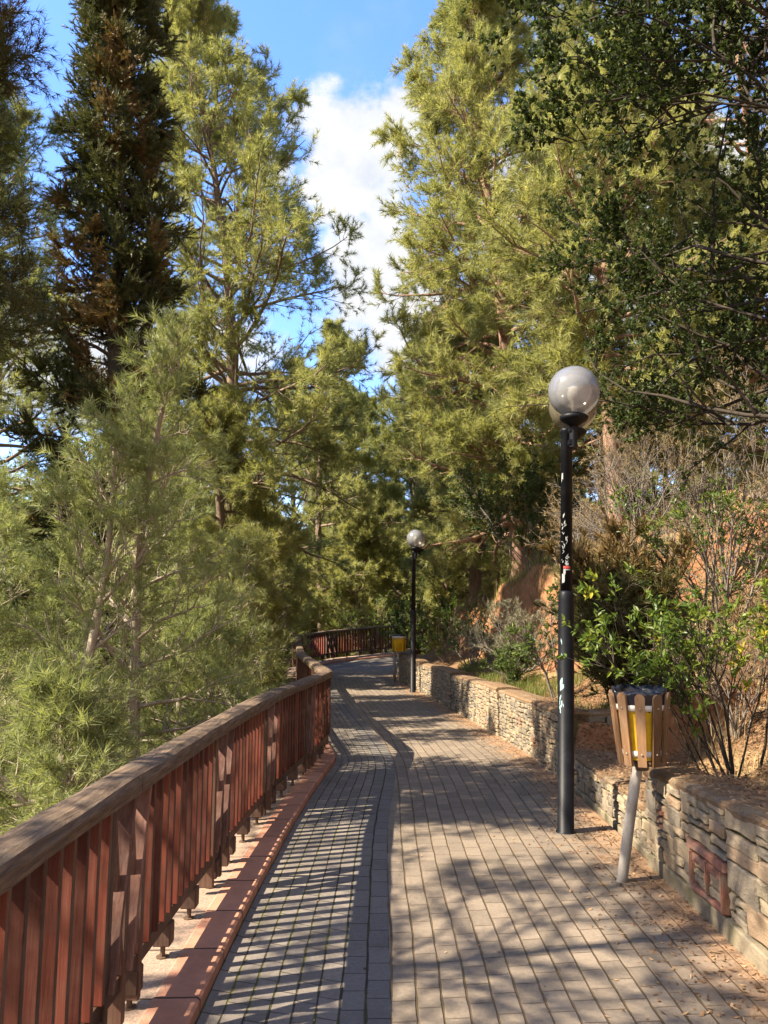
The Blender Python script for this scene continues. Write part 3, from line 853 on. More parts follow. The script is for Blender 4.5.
    for u in us:
        hz = top(u); e = .018*(vnoise(u*5+a[1], 1.3, 4)-.5)*2 + .012*(vnoise(u*14+a[1], 5.3, 4)-.5)
        for o_, dz in ((-.003+e, -.02), (.002+e, capz*.35), (-.022+e, capz*.9), (-thick*.5, capz+.012*vnoise(u*4, 7.7, 2)), (-thick-.02, capz*.5), (-thick-.02, -.1)):
            V.append(W(u, o_, hz+dz+.008*(vnoise(u*9+o_*30, a[1], 3)-.5)))
    k = 6; i, j = np.meshgrid(np.arange(nseg), np.arange(k-1), indexing='ij')
    F = np.stack([i*k+j, (i+1)*k+j, (i+1)*k+j+1, i*k+j+1], -1).reshape(-1, 4)
    cb.add(V, [F, np.array([[0,1,2,3,4,5], [nseg*k+5, nseg*k+4, nseg*k+3, nseg*k+2, nseg*k+1, nseg*k]])], .5)
    cb.build('coping', M['coping'], so)
    return so
# travel direction far -> towards the camera keeps the facing on the path side (left of a->b is +... path)
def WS(p_near, p_far, hn, hf, **k):   # outward must point to the path (-x): left of near->far
    return wall_section(p_near, p_far, hn, hf, **k)
WS((1.76,-4.0), (1.755,2.2), .80, .74, big=1.35, thin=.85, plinth=.13)
WS((1.755,2.205), (1.745,5.36), .74, .62, big=1.35, thin=.85, plinth=.12, motif=(1.97, 2.40, .125, .375), stripes=((2.82,.33),), tone=.62)
WS((1.80,5.364), (1.83,8.13), .34, .30, big=.85, plinth=.07, tone=.35, thick=.42)
wall_section((1.83,8.14), (1.80,8.14) if False else (1.76,8.145), .62, .62, big=.6) if False else None
wall_section((3.1,8.14), (2.115,8.14), .63, .63, big=.9, z0=.0, tone=.25)
WS((1.77,8.14), (1.73,9.35), .67, .66, big=.8, thin=.85, stripes=((1.0,.44),(1.02,.18)), tone=.75)  # tones alternate
WS((1.76,9.354), (1.60,11.0), .64, .63, big=.8, thin=.85, stripes=((.5,.3),), tone=.35)
WS((1.575,11.004), (1.43,12.3), .66, .65, big=.8, thin=.85, tone=.7)
WS((1.46,12.304), (1.21,14.2), .62, .62, big=.8, thin=.85, tone=.3)
WS((1.18,14.204), (.97,16.3), .67, .66, big=.8, thin=.85, tone=.8)
WS((1.01,16.304), (.74,18.1), .62, .63, big=.8, thin=.85, tone=.3)
WS((.70,18.104), (.45,20.2), .66, .68, big=.8, thin=.85, tone=.6)
WS((.45,20.204), (.36,21.3), .68, .70, big=.8, thin=.85, tone=.9)
WS((.36,21.304), (.68,22.4), .70, .70, big=.7, tone=.6)
WS((.685,22.405), (1.65,23.22), .70, .70, big=.7, tone=.5)
WS((1.655,23.225), (5.5,24.6), .70, .70, big=.9, tone=.5)

# ------------------------------------------------------------------ LAMPS
jg = random.Random(77)
def cyl_patch(mb, r, cx, cy, z0, z1, a0, a1, n=4, sk=0.0):
    V = []; 
    for k in range(n+1):
        a = a0+(a1-a0)*k/n
        for z in (z0, z1): V.append((cx+r*math.cos(a), cy+r*math.sin(a), z + sk*(k/n-.5) + jg.uniform(-1, 1)*abs(z1-z0)*.22*(1 if sk else 0)))
    mb.add(V, [[(2*k, 2*k+2, 2*k+3, 2*k+1) for k in range(n)]], .5)

def lamp(loc, tilt, label, marks=True):
    root = empty('street_lamp', loc, 0, label, 'street lamp', 'globe lamps along the wall')
    root.rotation_euler = (tilt[0], tilt[1], 0)
    b = MB(); b.lathe([(.075,-.05),(.075,.006),(.063,.012),(.062,1.76),(.060,1.79),(.054,1.815),(.047,1.83)], 28)
    b.build('lower_pole', M['pole'], root, True)
    b = MB(); b.lathe([(.047,1.80),(.046,3.12),(.05,3.125),(.05,3.15),(.0,3.155)], 24)
    b.build('upper_pole', M['pole'], root, True)
    for (dx, dy, mk, bt) in ((.035,-.10, 'globe', True), (.14,.36, 'globe_dirty', False)):
        b = MB(); prof = []
        rg = .207; zc = 3.44
        for q in range(26):
            th = R(158) - R(158)*q/25
            prof.append((max(rg*math.sin(th), .0005), zc + rg*math.cos(th)))
        b.lathe(prof, 40, cap=False); g = b.build('globe', M[mk], root, True); g.location = (dx, dy, 0)
        b = MB(); b.lathe([(.03,3.15),(.06,3.17),(.10,3.195),(.112,3.21),(.112,3.228),(.10,3.24),(.075,3.25),(.06,3.252),(.0,3.253)], 28)
        f = b.build('globe_fitting', M['pole'], g, True)
        b = MB(); b.lathe([(.022,3.25),(.022,3.33),(.045,3.37),(.055,3.42),(.04,3.47),(.0,3.49)], 16, cap=False)
        b.build('bulb', M['hoop'], g, True)
        b = MB()
        if dy < 0:
            b.lathe([(.033,2.98),(.034,3.17)], 16, c=(dx, dy+.02, 0)); b.box((dx*.5, dy*.5, 3.02), (.04, .12, .04))
            b.box((dx*.5, dy*.5, 3.12), (.04, .12, .03))
        else:
            b.box((dx*.5, dy*.5, 3.10), (.035, dy+.02, .045), bev=.006); b.lathe([(.03,3.06),(.03,3.17)], 14, c=(dx, dy, 0))
        b.build('bracket', M['pole'], root, False)
    if marks:
        rg = random.Random(5); w = MB()
        def scr(z, a, s, r):      # a rough broken paint stroke
            cyl_patch(w, r, 0, 0, z, z+s*rg.uniform(.4, 1.1), a, a+rg.uniform(.10, .42), 3, rg.choice((-1, 1))*rg.uniform(.006, .03))
        for q in range(30):
            z = rg.uniform(2.02, 2.36); scr(z, R(-130)+rg.uniform(-.45, .6), rg.uniform(.006, .018), .0478)
        for z, h, a, da in ((1.90,.09,-2.55,.5),(1.95,.06,-2.3,.4),(2.42,.03,-2.4,.3),(2.72,.075,-2.75,.35),(2.36,.04,-2.2,.2)):
            cyl_patch(w, .0478, 0, 0, z, z+h*.7, a, a+da, 4, .02)
        w.build('paint_marks', M['white_mark'], root)
        w = MB()
        for q in range(9): scr(rg.uniform(.85, 1.1), R(-150)+rg.uniform(-.3, .5), .05, .0632)
        scr(1.32, -2.4, .02, .0632); scr(1.42, -2.5, .03, .0632)
        w.build('teal_paint_marks', M['teal_mark'], root)
        w = MB(); cyl_patch(w, .0479, 0, 0, 2.005, 2.025, -2.3, -1.1, 5)
        w.build('sticker', M['red_mark'], root)
        w = MB(); cyl_patch(w, .0481, 0, 0, 1.992, 2.000, -2.3, -1.1, 5); cyl_patch(w, .0481, 0, 0, 2.03, 2.05, -1.9, -1.4, 3)
        w.build('sticker_border', M['white_mark'], root)
    return root
lamp((1.385, 6.15, 0), (R(0), R(2.0), 0), 'near black lamp post with two smoky globes and white paint scribbles')
lamp((.645, 17.6, 0), (R(.2), R(.7), 0), 'small distant lamp post with dark globe standing further down the path', False)

# ------------------------------------------------------------------ BINS
bin_root = empty('litter_bin', (1.46, 5.03, 0), 0, 'slatted wooden litter bin with yellow liner and black bag on a leaning post', 'bin')
TX, TY = .155, .02
b = MB(); P = np.array([[(0,0,-.06),(TX*.5,TY*.5,.36),(TX,TY,.74)]]); b.tubes(P, np.array([[.033,.033,.033]]), 18)
b.build('post', M['post'], bin_root, True)
bc = (TX+.02, TY, 0)
b = MB(); b.lathe([(.0,.735),(.115,.735),(.118,.74),(.148,1.07),(.150,1.075),(.144,1.075),(.114,.75),(.0,.748)], 32, c=bc, cap=False)
b.build('liner', M['yellow'], bin_root, True)
for z, r in ((.775,.128), (1.055,.158)):
    b = MB(); b.lathe([(r-.004,z-.018),(r+.002,z-.018),(r+.005,z+.018),(r-.001,z+.018),(r-.004,z-.018)], 32, c=bc, cap=False)
    b.build('hoop', M['hoop'], bin_root, True)
b = MB(); b.box((bc[0]-.01, bc[1], .722), (.16,.05,.018), bev=.004); b.box((bc[0]-.012, bc[1]-.0, .69), (.085,.085,.06), bev=.01); b.build('bracket', M['steel'], bin_root)
NS = 10
for q in range(NS):
    az = R(-107.5) + q*2*PI/NS
    b = MB(); w0, w1 = .026, .0305; zt = 1.145 + random.uniform(-.008, .008)
    outl = [(-w0,.70),(w0,.70),(w1,zt-.03)] + [(w1*math.cos(x), zt-.03+.03*math.sin(x)) for x in np.linspace(.4, PI-.4, 5)] + [(-w1,zt-.03)]
    V = []; nn = len(outl)
    for dep in (0, .02):
        for (x, z) in outl:
            rad = .128 + (z-.74)*.105 + dep
            tx, ty = -math.sin(az), math.cos(az)
            V.append((bc[0]+math.cos(az)*rad+tx*x, bc[1]+math.sin(az)*rad+ty*x, z))
    Fs = [(k, (k+1)%nn, nn+(k+1)%nn, nn+k) for k in range(nn)]
    b.add(V, [Fs, [tuple(range(nn))[::-1]], [tuple(range(nn, 2*nn))]], .5)
    so = b.build('slat', M['bin_wood'], bin_root)
    for z in (.775, 1.055):
        rad = .128 + (z-.74)*.105 + .022; k = MB()
        k.box((bc[0]+math.cos(az)*rad, bc[1]+math.sin(az)*rad, z), (.008,.012,.012), Matrix.Rotation(az, 4, 'Z'), bev=.003); k.build('bolt', M['bolt'], so)
# crumpled bag mouth folded over the rim
V = []; n = 60; lv = [(.120,.80,0),(.140,1.03,.004),(.150,1.085,.012),(.160,1.140,.018),(.172,1.172,.020),(.176,1.150,.02),(.168,1.085,.018)]
rg = np.random.default_rng(8); ph = rg.uniform(0, 6.28, 4)
for li, (r, z, am) in enumerate(lv):
    for k in range(n):
        a = 2*PI*k/n; wv = math.sin(a*7+ph[0])*.5 + math.sin(a*13+ph[1]+li)*.4 + math.sin(a*4+ph[2])*.4
        wv += math.sin(a*23+li*2.1)*.5
        rr_ = min(r + am*wv*.35, .128 + (z-.74)*.105 - .003); V.append((bc[0]+rr_*math.cos(a), bc[1]+rr_*math.sin(a), z - .018*(math.sin(a) < -.2) + am*.45*(math.sin(a*5+ph[3])*.6 + .5*math.sin(a*11+li) + .6*abs(math.sin(a*17+li*1.3)))))
i, j = np.meshgrid(np.arange(len(lv)-1), np.arange(n), indexing='ij')
F = np.stack([i*n+j, i*n+(j+1)%n, (i+1)*n+(j+1)%n, (i+1)*n+j], -1).reshape(-1, 4)
b = MB(); b.add(V, [F, np.array([np.arange(n)])], .5); b.build('bag', M['bag'], bin_root, True)

fb = empty('litter_bin', (.27, 20.3, float(zpath(20.3))), 0, 'small distant yellow litter bin at the end of the wall', 'bin')
b = MB(); b.lathe([(.035,-.05),(.035,.78)], 14); b.build('post', M['post'], fb, True)
b = MB(); b.lathe([(.0,.76),(.155,.76),(.17,1.10),(.172,1.12),(.16,1.12),(.15,.80),(.0,.79)], 24, c=(.12,0,0), cap=False); b.build('liner', M['yellow'], fb, True)
b = MB(); b.lathe([(.172,1.09),(.184,1.09),(.186,1.15),(.174,1.15),(.172,1.09)], 24, c=(.12,0,0), cap=False); b.build('hoop', M['hoop'], fb, True)
b = MB(); b.lathe([(.18,1.15),(.19,1.165),(.17,1.19),(.12,1.17),(.0,1.16)], 24, c=(.12,0,0), cap=False); b.build('bag', M['bag'], fb, True)
for q in range(6):
    az = 2*PI*q/6; b = MB(); b.box((.12+.172*math.cos(az), .172*math.sin(az), .94), (.012,.05,.36), Matrix.Rotation(az, 4, 'Z'), bev=.003); b.build('slat', M['yellow'], fb)

# ------------------------------------------------------------------ TREES
def at(x, y, dz=0.0): return (x, y, gz(x, y) + dz)
PY = dict(bark=M['bark_young'], leafmat=M['pine_young'])
def young(seed, x, y, top, lean, label, rad=1.5, nmain=34, **k):
    p = at(x, y); H = top - p[2]
    return make_plant('young_pine', p, label, 'young pine', M['bark_young'], k.pop('mat', M['pine_young']), seed, H, k.pop('r0', .055), base=k.pop('base', .16), rad=rad, nmain=nmain, k2=6, k3=3,
        prof=lambda t: (1.02-t)**.65*(.55+.45*np.minimum(1, t*4)), elev=(8, 60), lean=lean, wob=.14, tuft=('n', 16, .13, .0068), tpos=(.75, 1.0), tint=k.pop('tint', (.57, .17)), droop=.03, sec=.45, ter=.3,
        group='young pines below the railing', curve=.5, **k)
young(21, -2.95, 7.2, 3.35, (.35, .1), 'young pine with pale bare lower trunk nearest the front railing', 1.45, 28)
young(22, -2.45, 7.7, 4.55, (.15, .2), 'tallest young pine with dark trunk behind the front railing', 1.4, 32)
young(23, -3.5, 9.8, 4.4, (.5, 0), 'young pine growing between and behind the two young pines by the railing', 1.7, 38)
young(24, -3.9, 7.0, 2.75, (-.3, .2), 'young pine at the picture edge beside the pale trunked one', 1.5, 32)
young(25, -2.95, 11.2, 3.9, (.0, .3), 'young pine standing beside the railing just before its bend', 1.3, 36, base=.08)
young(26, -2.9, 15.6, 3.3, (.0, .2), 'bushy yellow green young pine beyond the railing bend', 1.35, 40, base=.05, mat=M['pine_olive'])
young(34, -3.1, 21.3, 3.7, (.1, .1), 'rounded sunlit olive pine beside the corner of the far railing', 1.5, 44, base=.04, mat=M['pine_olive'], tint=(.7,.16))
young(35, -5.4, 23.6, 5.2, (.1, .1), 'wide olive pine low on the slope left of the far railing corner', 1.9, 44, base=.06, mat=M['pine_olive'])
young(36, -7.2, 17.6, 4.8, (.1, .1), 'wide young pine low on the slope beside the tall cypress trunk', 2.0, 46, base=.06)
young(27, -4.9, 9.0, 3.2, (.2, .0), 'low young pine half hidden behind the pale trunked one', 1.7, 34)
young(28, -1.9, 8.6, 1.5, (-.1, .2), 'short young pine filling the slope under the handrail', 1.05, 26, base=.08)
young(29, -2.35, 6.0, .95, (-.1, .1), 'shortest young pine just below the front handrail', 1.0, 26, base=.08)
young(30, -3.9, 13.2, 3.4, (.1, .0), 'young pine standing in shade between railing bend and cypress', 1.6, 34, base=.1, mat=M['pine_dark'])

def pine(seed, x, y, top, label, rad, mat, group=None, lean=(0,0), nmain=64, k2=10, k3=6, base=.2, r0=.2, tuft=('n', 16, .19, .0145), bark='bark_pine', brown=.07, prof=None, tint=(.5,.17), elev=(-5,55), name='pine_tree', **k):
    p = at(x, y); H = top - p[2]
    return make_plant(name, p, label, 'pine tree', M[bark], M[mat], seed, H, r0, base=base, rad=rad, nmain=nmain, k2=k2, k3=k3,
        prof=prof or (lambda t: (1.02-t**1.8)**.6*(.62+.38*np.minimum(1, t*3))), elev=elev, lean=lean, wob=.15, tuft=tuft, tint=tint, group=group, curve=.5, brown=brown, **k)
# left side
pine(41, -4.0, 20.0, 20.0, 'tall bright olive pine on the left slope rising beside the cloud', 5.2, 'pine_olive', lean=(-1.2,0), nmain=120, k2=11, tint=(.55,.17), base=.26, elev=(5,50), prof=lambda t: (1.02-t)**.55*(.8+.2*np.minimum(1, t*3)))
pine(44, -3.9, 18.8, 7.2, 'short bushy pine at the foot of the tall olive one', 1.9, 'pine_olive', nmain=56, k2=9, base=.06, tint=(.6,.15))
pine(45, -7.8, 12.0, 11.2, 'tall pine with open crown at the picture edge behind the close cypress', 2.6, 'pine_olive', nmain=44, k2=8, base=.45, tint=(.4,.15))
pine(46, -11.8, 22.0, 19.5, 'tall pine at the picture edge left of the tall cypress', 4.2, 'pine_olive', nmain=90, k2=10, base=.25, tint=(.4,.15))
def cypress(seed, x, y, top, rad, label, nmain=165, tuft=('s', 13, .088, .017), brown=.24, base=.1, r0=.16, tint=(.52,.16), k2=10, k3=8, **k):
    p = at(x, y); H = top - p[2]
    return make_plant('cypress_tree', p, label, 'cypress', M['bark_dark'], M['cypress'], seed, H, r0, base=base, rad=rad, nmain=nmain, k2=k2, k3=k3,
        prof=lambda t: (1.02-t)**.5*(.7+.3*np.minimum(1, t*4)), elev=(5, 50), wob=.16, tuft=tuft, tint=tint, brown=brown, droop=.05, tpos=(.2,.45,.7,1.0), group='dark cypresses', **k)
cypress(51, -4.77, 13.0, 16.0, 1.55, 'tall dark brown tinged cypress with visible trunk behind the young pines')
cypress(52, -4.15, 5.9, 8.2, 1.3, 'close dark cypress whose brown sprays reach in at the picture edge', 60, ('n', 12, .09, .0065), .14, .56, .12, k2=10, k3=7)
# beyond the far railing
FB = dict(group='pines beyond the far railing')
FT = ('n', 13, .28, .022)
pine(61, -2.6, 33, 14.5, 'dark pine standing straight behind the far railing', 4.4, 'pine_olive', base=.14, tint=(.62,.17), nmain=64, tuft=FT, k3=5, **FB)
pine(62, 1.5, 37, 15.5, 'broad mid green pine above the right end of the far railing', 4.6, 'pine_olive', base=.05, tint=(.45,.17), nmain=76, tuft=FT, k3=5, **FB)
pine(64, -1.0, 46, 15.5, 'farthest pine showing below the cloud in the gap', 5.2, 'pine_olive', base=.06, tuft=FT, tint=(.4,.15), k3=5, **FB)
pine(65, 5.0, 32, 15.5, 'olive pine behind the distant lamp', 4.4, 'pine_olive', base=.05, tuft=FT, nmain=76, k3=5, **FB)
pine(66, -5.4, 28.6, 6.5, 'low dense pine just outside the far railing corner', 2.8, 'pine_olive', tint=(.75,.15), base=.04, tuft=('n', 14, .22, .016), nmain=64, k3=5, **FB)
for src, x, y, rz, sc in (('pine_tree.007', -9, 38, 1, 1.0), ('pine_tree.005', -4.5, 41, 2, 1.1), ('pine_tree.005', 3.0, 45, 4, 1.1), ('pine_tree.007', 8.0, 38, 3, 1.05), 
                        ('pine_tree.004', 12.0, 33, 3, .9), ('pine_tree.008', -1.0, 32, 2, .95), ('pine_tree.008', 2.6, 31.5, 4, 1.0), ('pine_tree.008', -6.2, 33.5, 1, 1.3), ('pine_tree.005', -2.2, 38.5, 5, .95), ('pine_tree.007', 1.8, 41.5, 1, 1.0), ('pine_tree.005', 5.6, 40.0, 3, 1.0)):
    c = copy_tree(bpy.data.objects[src]); c.location = at(x, y); c.rotation_euler = (0, 0, rz); c.scale = (sc, sc, sc)
    c['label'] = 'one of many similar pines packed into the wood beyond the far railing'; c['group'] = 'wood beyond the far railing'
# right bank
RB = dict(group='pines on the right bank', bark='bark_red')
pine(71, 3.2, 18.5, 19.0, 'tall bright olive pine on the bank right of the cloud', 3.9, 'pine_olive', lean=(-.5,0), nmain=140, k2=11, base=.08, tint=(.58,.16), **RB)
pine(72, 6.2, 21.0, 24.0, 'tall pine on the bank behind the near lamp globes', 4.6, 'pine_olive', nmain=125, k2=11, base=.08, tint=(.52,.16), **RB)
pine(73, 4.1, 13.4, 12.0, 'pine with pinkish bare trunk showing just right of the near lamp', 2.7, 'pine_olive', nmain=62, k2=10, base=.26, r0=.15, tint=(.6,.15), elev=(5,55), **RB)
pine(74, 9.4, 19.0, 23.0, 'pine behind the oak at the picture edge', 4.2, 'pine_dark', nmain=80, base=.08, tint=(.66,.15), **RB)
pine(76, 2.7, 22.6, 10.5, 'shorter pine on the bank behind the distant lamp', 2.5, 'pine_olive', nmain=60, base=.2, tint=(.42,.16), **RB)
pine(77, 7.0, 13.0, 9.5, 'bushy pine low on the dry bank behind the oak branches', 2.6, 'pine_olive', nmain=56, k2=9, base=.1, tint=(.55,.16), tuft=('n', 15, .16, .010), **RB)

# evergreen oak leaning over the path from the bank
def oak(seed, x, y, H, rad, label, **k):
    p = at(x, y)
    return make_plant('oak_tree', p, label, 'oak tree', M['bark_dark'], M['oak'], seed, H, k.pop('r0', .12), rad=rad, **k)
def oak_keep(q):
    return q[:, 2] > 3.2 + np.maximum(0, 3.3-q[:, 0])*1.05 + 3.1*(fbm(q[:, 0]*1.1, q[:, 1]*1.1+q[:, 2], 4)-.45)
oak(81, 4.3, 6.4, 5.6, 4.1, 'dark evergreen oak on the bank reaching over the path beside the near lamp', base=.3, nmain=34, k2=11, k3=7, rk=.62, prof=lambda t: .8+.25*np.sin(t*3.1),
    elev=(18, 62), lean=(-.9, -.3), wob=.17, tuft=('L', 7, .054, .031), tpos=(.15,.4,.7,1.0), tint=(.45,.2), droop=.10, sec=.4, ter=.3, curve=1.0,
    azc=PI, azw=2.2, cut=oak_keep)

# ------------------------------------------------------------------ SHRUBS
def shrub(name, seed, x, y, H, rad, mat, label, nst=9, leaf=('l', 5, .05, .022), k2=5, k3=4, bark='bark_shrub', spread=(35, 80), dz=0, tint=(.5,.2), tpos=(.6, 1.0), group=None, r=.014, brown=0, start=.35, cat='shrub', wob=.14, az=None):
    rng = np.random.default_rng(seed); p = at(x, y, dz); root = empty(name, p, 0, label, cat, group); wood = MB()
    a = rng.uniform(0, 6.28, nst) if az is None else rng.normal(az[0], az[1], nst)
    e = np.radians(rng.uniform(*spread, nst))
    d0 = np.stack([np.cos(a)*np.cos(e), np.sin(a)*np.cos(e), np.sin(e)], -1)
    L = np.minimum(H/np.maximum(np.sin(e), .35), rad/np.maximum(np.cos(e), .2))*rng.uniform(.7, 1.1, nst)
    p0 = np.stack([rng.normal(0, .05, nst), rng.normal(0, .05, nst), np.full(nst, -.05)], -1)
    P1 = grow(p0, d0, L, 8, rng, wob*.8, .03); wood.tubes(P1, r*np.linspace(1, .35, 8)[None]*rng.uniform(.7, 1.2, (nst, 1)), 6)
    s = rng.uniform(start, 1, (nst, k2)); q, t = sample_line(P1, s); q = q.reshape(-1, 3); t = t.reshape(-1, 3)
    o = ortho(t, rng); an = rng.uniform(.3, .9, (len(q), 1))
    L2 = np.repeat(L, k2)*.42*(1.25-s.reshape(-1))*rng.uniform(.7, 1.2, len(q)) + .06
    P2 = grow(q, norm(t*np.cos(an)+o*np.sin(an)), L2, 5, rng, wob, .06); wood.tubes(P2, .5*r*np.linspace(1, .4, 5)[None]*np.ones((len(P2), 1)), 4)
    s = rng.uniform(.3, 1, (len(P2), k3)); q, t = sample_line(P2, s); q = q.reshape(-1, 3); t = t.reshape(-1, 3)
    o = ortho(t, rng); an = rng.uniform(.3, .9, (len(q), 1))
    L3 = np.repeat(L2, k3)*.45*rng.uniform(.6, 1.2, len(q)) + .04
    P3 = grow(q, norm(t*np.cos(an)+o*np.sin(an)), L3, 4, rng, wob, .08); wood.tubes(P3, .22*r*np.linspace(1, .6, 4)[None]*np.ones((len(P3), 1)), 3)
    wood.build('stems', M[bark], root, True)
    tp_, tg_ = sample_line(P3, np.broadcast_to(np.array(tpos)[None], (len(P3), len(tpos))).copy()); pos = tp_.reshape(-1, 3); dr = tg_.reshape(-1, 3)
    tn = tint[0] + (fbm(pos[:, 0]*3+seed, pos[:, 1]*3+pos[:, 2]*2, seed, 3)-.44)*tint[1]*3 + rng.normal(0, tint[1]*.5, len(pos))
    if brown: tn = np.where(pos[:, 2] + rng.normal(0, .15, len(pos)) > H*(1-brown), rng.uniform(.8, 1, len(pos)), np.minimum(tn, .68))
    tn = np.clip(tn, 0, 1); kind, N, ln, w = leaf
    if kind in 'ns': V, F, tt = needles(pos, dr, N, ln, w, rng, tn, (.1, .9) if kind == 's' else (.25, 1.25), .8)
    else: V, F, tt = leaves(pos, dr, N, ln, w, rng, tn, hexa=(kind == 'L'))
    link('foliage', mesh_np('foliage', V, [F], tt), root, [M[mat]])
    return root
shrub('leafy_shrub', 101, 2.42, 5.55, 1.45, .75, 'shrub_light', 'tall bare stemmed shrub with light green leaves behind the slatted bin', 15, ('L', 6, .064, .024), 7, 4, 'bark_dark', (53, 82), tpos=(1.0,), start=.6, r=.0105, az=(2.0, 1.7), tint=(.62,.22))
shrub('cypress_bush', 102, 2.62, 8.7, 1.75, .40, 'cypress', 'dense dark green bush with brown top between near lamp and bin', 44, ('s', 16, .085, .014), 10, 6, 'bark_dark', (62, 88), tint=(.64,.10), tpos=(.3,.6,1.0), brown=.22, start=.05)
shrub('grey_shrub', 103, 2.35, 13.2, 1.25, .85, 'shrub_grey', 'silvery grey dry shrub hanging over the red earth cut', 22, ('n', 9, .07, .007), 7, 4, 'bark_shrub', (20, 80), tpos=(.4,.7,1.0))
shrub('leafy_shrub', 104, 1.98, 12.3, .55, .35, 'shrub_mid', 'small dark leafy shrub on the soil above the middle wall', 9, ('l', 6, .06, .026), 5, 4, tpos=(.5,1.0))
shrub('leafy_shrub', 105, 2.22, 9.9, 1.45, .4, 'shrub_light', 'slim yellow green sapling just behind the near lamp post', 6, ('l', 5, .07, .028), 6, 3, spread=(62, 86), tpos=(.5,1.0))
shrub('leafy_shrub', 106, 1.75, 15.8, 1.0, .8, 'shrub_mid', 'green shrub right beside the distant lamp post', 12, ('l', 6, .055, .025), 5, 4, tpos=(.5,1.0))
shrub('leafy_shrub', 107, 1.45, 18.3, 1.6, .9, 'shrub_light', 'bright green shrub behind the distant lamp post', 12, ('l', 7, .06, .028), 6, 4, tpos=(.5,1.0))
shrub('leafy_shrub', 108, 1.2, 22.8, 2.4, 1.3, 'shrub_mid', 'large green bush at the wall end where the path turns', 16, ('l', 7, .075, .034), 7, 5, tpos=(.4,.7,1.0))
shrub('leafy_shrub', 109, 3.7, 8.6, 1.7, .95, 'shrub_light', 'yellow green bush on dry bank below the oak branches', 12, ('l', 5, .065, .026), 5, 4, tpos=(.6,1.0))
shrub('leafy_shrub', 110, 3.1, 15.8, 2.4, 1.3, 'shrub_mid', 'dark leafy bush on top of the red earth cut', 16, ('l', 7, .07, .032), 7, 5, tpos=(.4,.7,1.0), tint=(.3,.15))
shrub('leafy_shrub', 111, 2.0, 14.6, .75, .6, 'shrub_grey', 'low dry bush on soil above the sunny wall panel', 14, ('n', 8, .06, .006), 5, 4, tpos=(.4,1.0))
shrub('leafy_shrub', 112, 5.6, 9.6, 1.9, 1.1, 'shrub_mid', 'green bush high on the dry bank below the oak', 12, ('l', 6, .065, .03), 6, 4, tpos=(.5,1.0))
shrub('bare_shrub', 113, 4.3, 9.8, 1.9, 1.2, 'dry', 'tangled bare brown shrub on the dry bank', 20, ('n', 3, .07, .006), 7, 4, tpos=(1.0,), spread=(30, 85))
shrub('bare_shrub', 114, 3.6, 11.2, 1.7, 1.2, 'dry', 'tangled bare brown shrub behind the near lamp', 20, ('n', 3, .07, .006), 7, 4, tpos=(1.0,), spread=(30, 85))
for k, (x, y, hh, w_) in enumerate(((3.2, 9.4, 1.5, .9), (4.6, 8.3, 1.8, 1.1), (5.4, 11.0, 2.2, 1.3), (4.4, 12.2, 2.0, 1.2), (3.3, 12.6, 1.3, .9), (6.6, 10.6, 2.2, 1.3), (3.4, 7.6, 1.1, .8))):
    shrub('bare_shrub', 130+k, x, y, hh, w_, 'dry', 'one of the tangled dry brown brush clumps covering the bank', 16, ('n', 5, .08, .007), 7, 4, tpos=(.6,1.0), spread=(35, 85), group='dry brush on the bank', bark='bark_shrub', r=.009)
shrub('leafy_shrub', 115, -3.6, 25.3, 2.2, 1.3, 'shrub_light', 'leafy bush outside the corner of the far railing', 14, ('l', 7, .08, .035), 6, 5, tpos=(.4,.7,1.0))
shrub('leafy_shrub', 116, -.6, 29.0, 3.2, 1.6, 'shrub_light', 'pale branched bush growing behind the far railing', 16, ('l', 7, .08, .035), 6, 4, tpos=(.5,1.0))

# ------------------------------------------------------------------ GRASS, LITTER, FAR WOOD (uncountable)
def blades(name, pts, hgt, w, mat, seed, lean=.5):
    rng = np.random.default_rng(seed); m = len(pts)
    az = rng.uniform(0, 6.28, m); h = hgt*rng.uniform(.4, 1.2, m)[:, None]
    d = np.stack([np.cos(az), np.sin(az), np.zeros(m)], -1)*rng.uniform(.1, lean, m)[:, None]
    s = np.stack([-np.sin(az), np.cos(az), np.zeros(m)], -1)*w*.5
    up = np.array([0, 0, 1.])
    V = np.stack([pts-s, pts+s, pts+(up*.6+d*.35)*h+s*.8, pts+(up*.6+d*.35)*h-s*.8, pts+(up+d)*h], 1).reshape(-1, 3)
    k = np.arange(m)[:, None]*5
    t = np.repeat(np.clip(rng.normal(.5, .25, m), 0, 1), 5)
    o = link(name, mesh_np(name, V, [k+np.array([[0,1,2,3]]), k+np.array([[3,2,4]])], t), None, [M[mat]])
    return tag(o, kind='stuff')
def scatter(n, xr, yr, seed, f):
    rng = np.random.default_rng(seed); x = rng.uniform(*xr, n); y = rng.uniform(*yr, n)
    k = f(x, y, rng); x, y = x[k], y[k]
    return np.stack([x, y, ground_z(x, y)], -1)
def rdist(x, y): d, s, _ = poly_dist(PR, x, y); return np.where(s < 0, d, -d)
def ldist(x, y): d, s, _ = poly_dist(PL, x, y); return np.where(s > 0, d, -d)
pts = scatter(120000, (1.9, 12), (4, 24), 1, lambda x, y, r: (rdist(x, y) > 1.2) & (fbm(x*.7, y*.7, 31) + r.uniform(-.15, .15, len(x)) > .46))
blades('dry_grass', pts, .34, .006, 'dry', 2, .8)
pts = scatter(60000, (1.5, 6), (8.3, 22), 3, lambda x, y, r: (rdist(x, y) > .36) & (rdist(x, y) < 2) & (fbm(x*1.1, y*1.1, 41) > .53))
blades('green_grass', pts, .14, .006, 'grass', 4, .7)
pts = scatter(60000, (-14, -1.2), (2, 30), 5, lambda x, y, r: (ldist(x, y) > .6) & (fbm(x*.6, y*.6, 51) > .42))
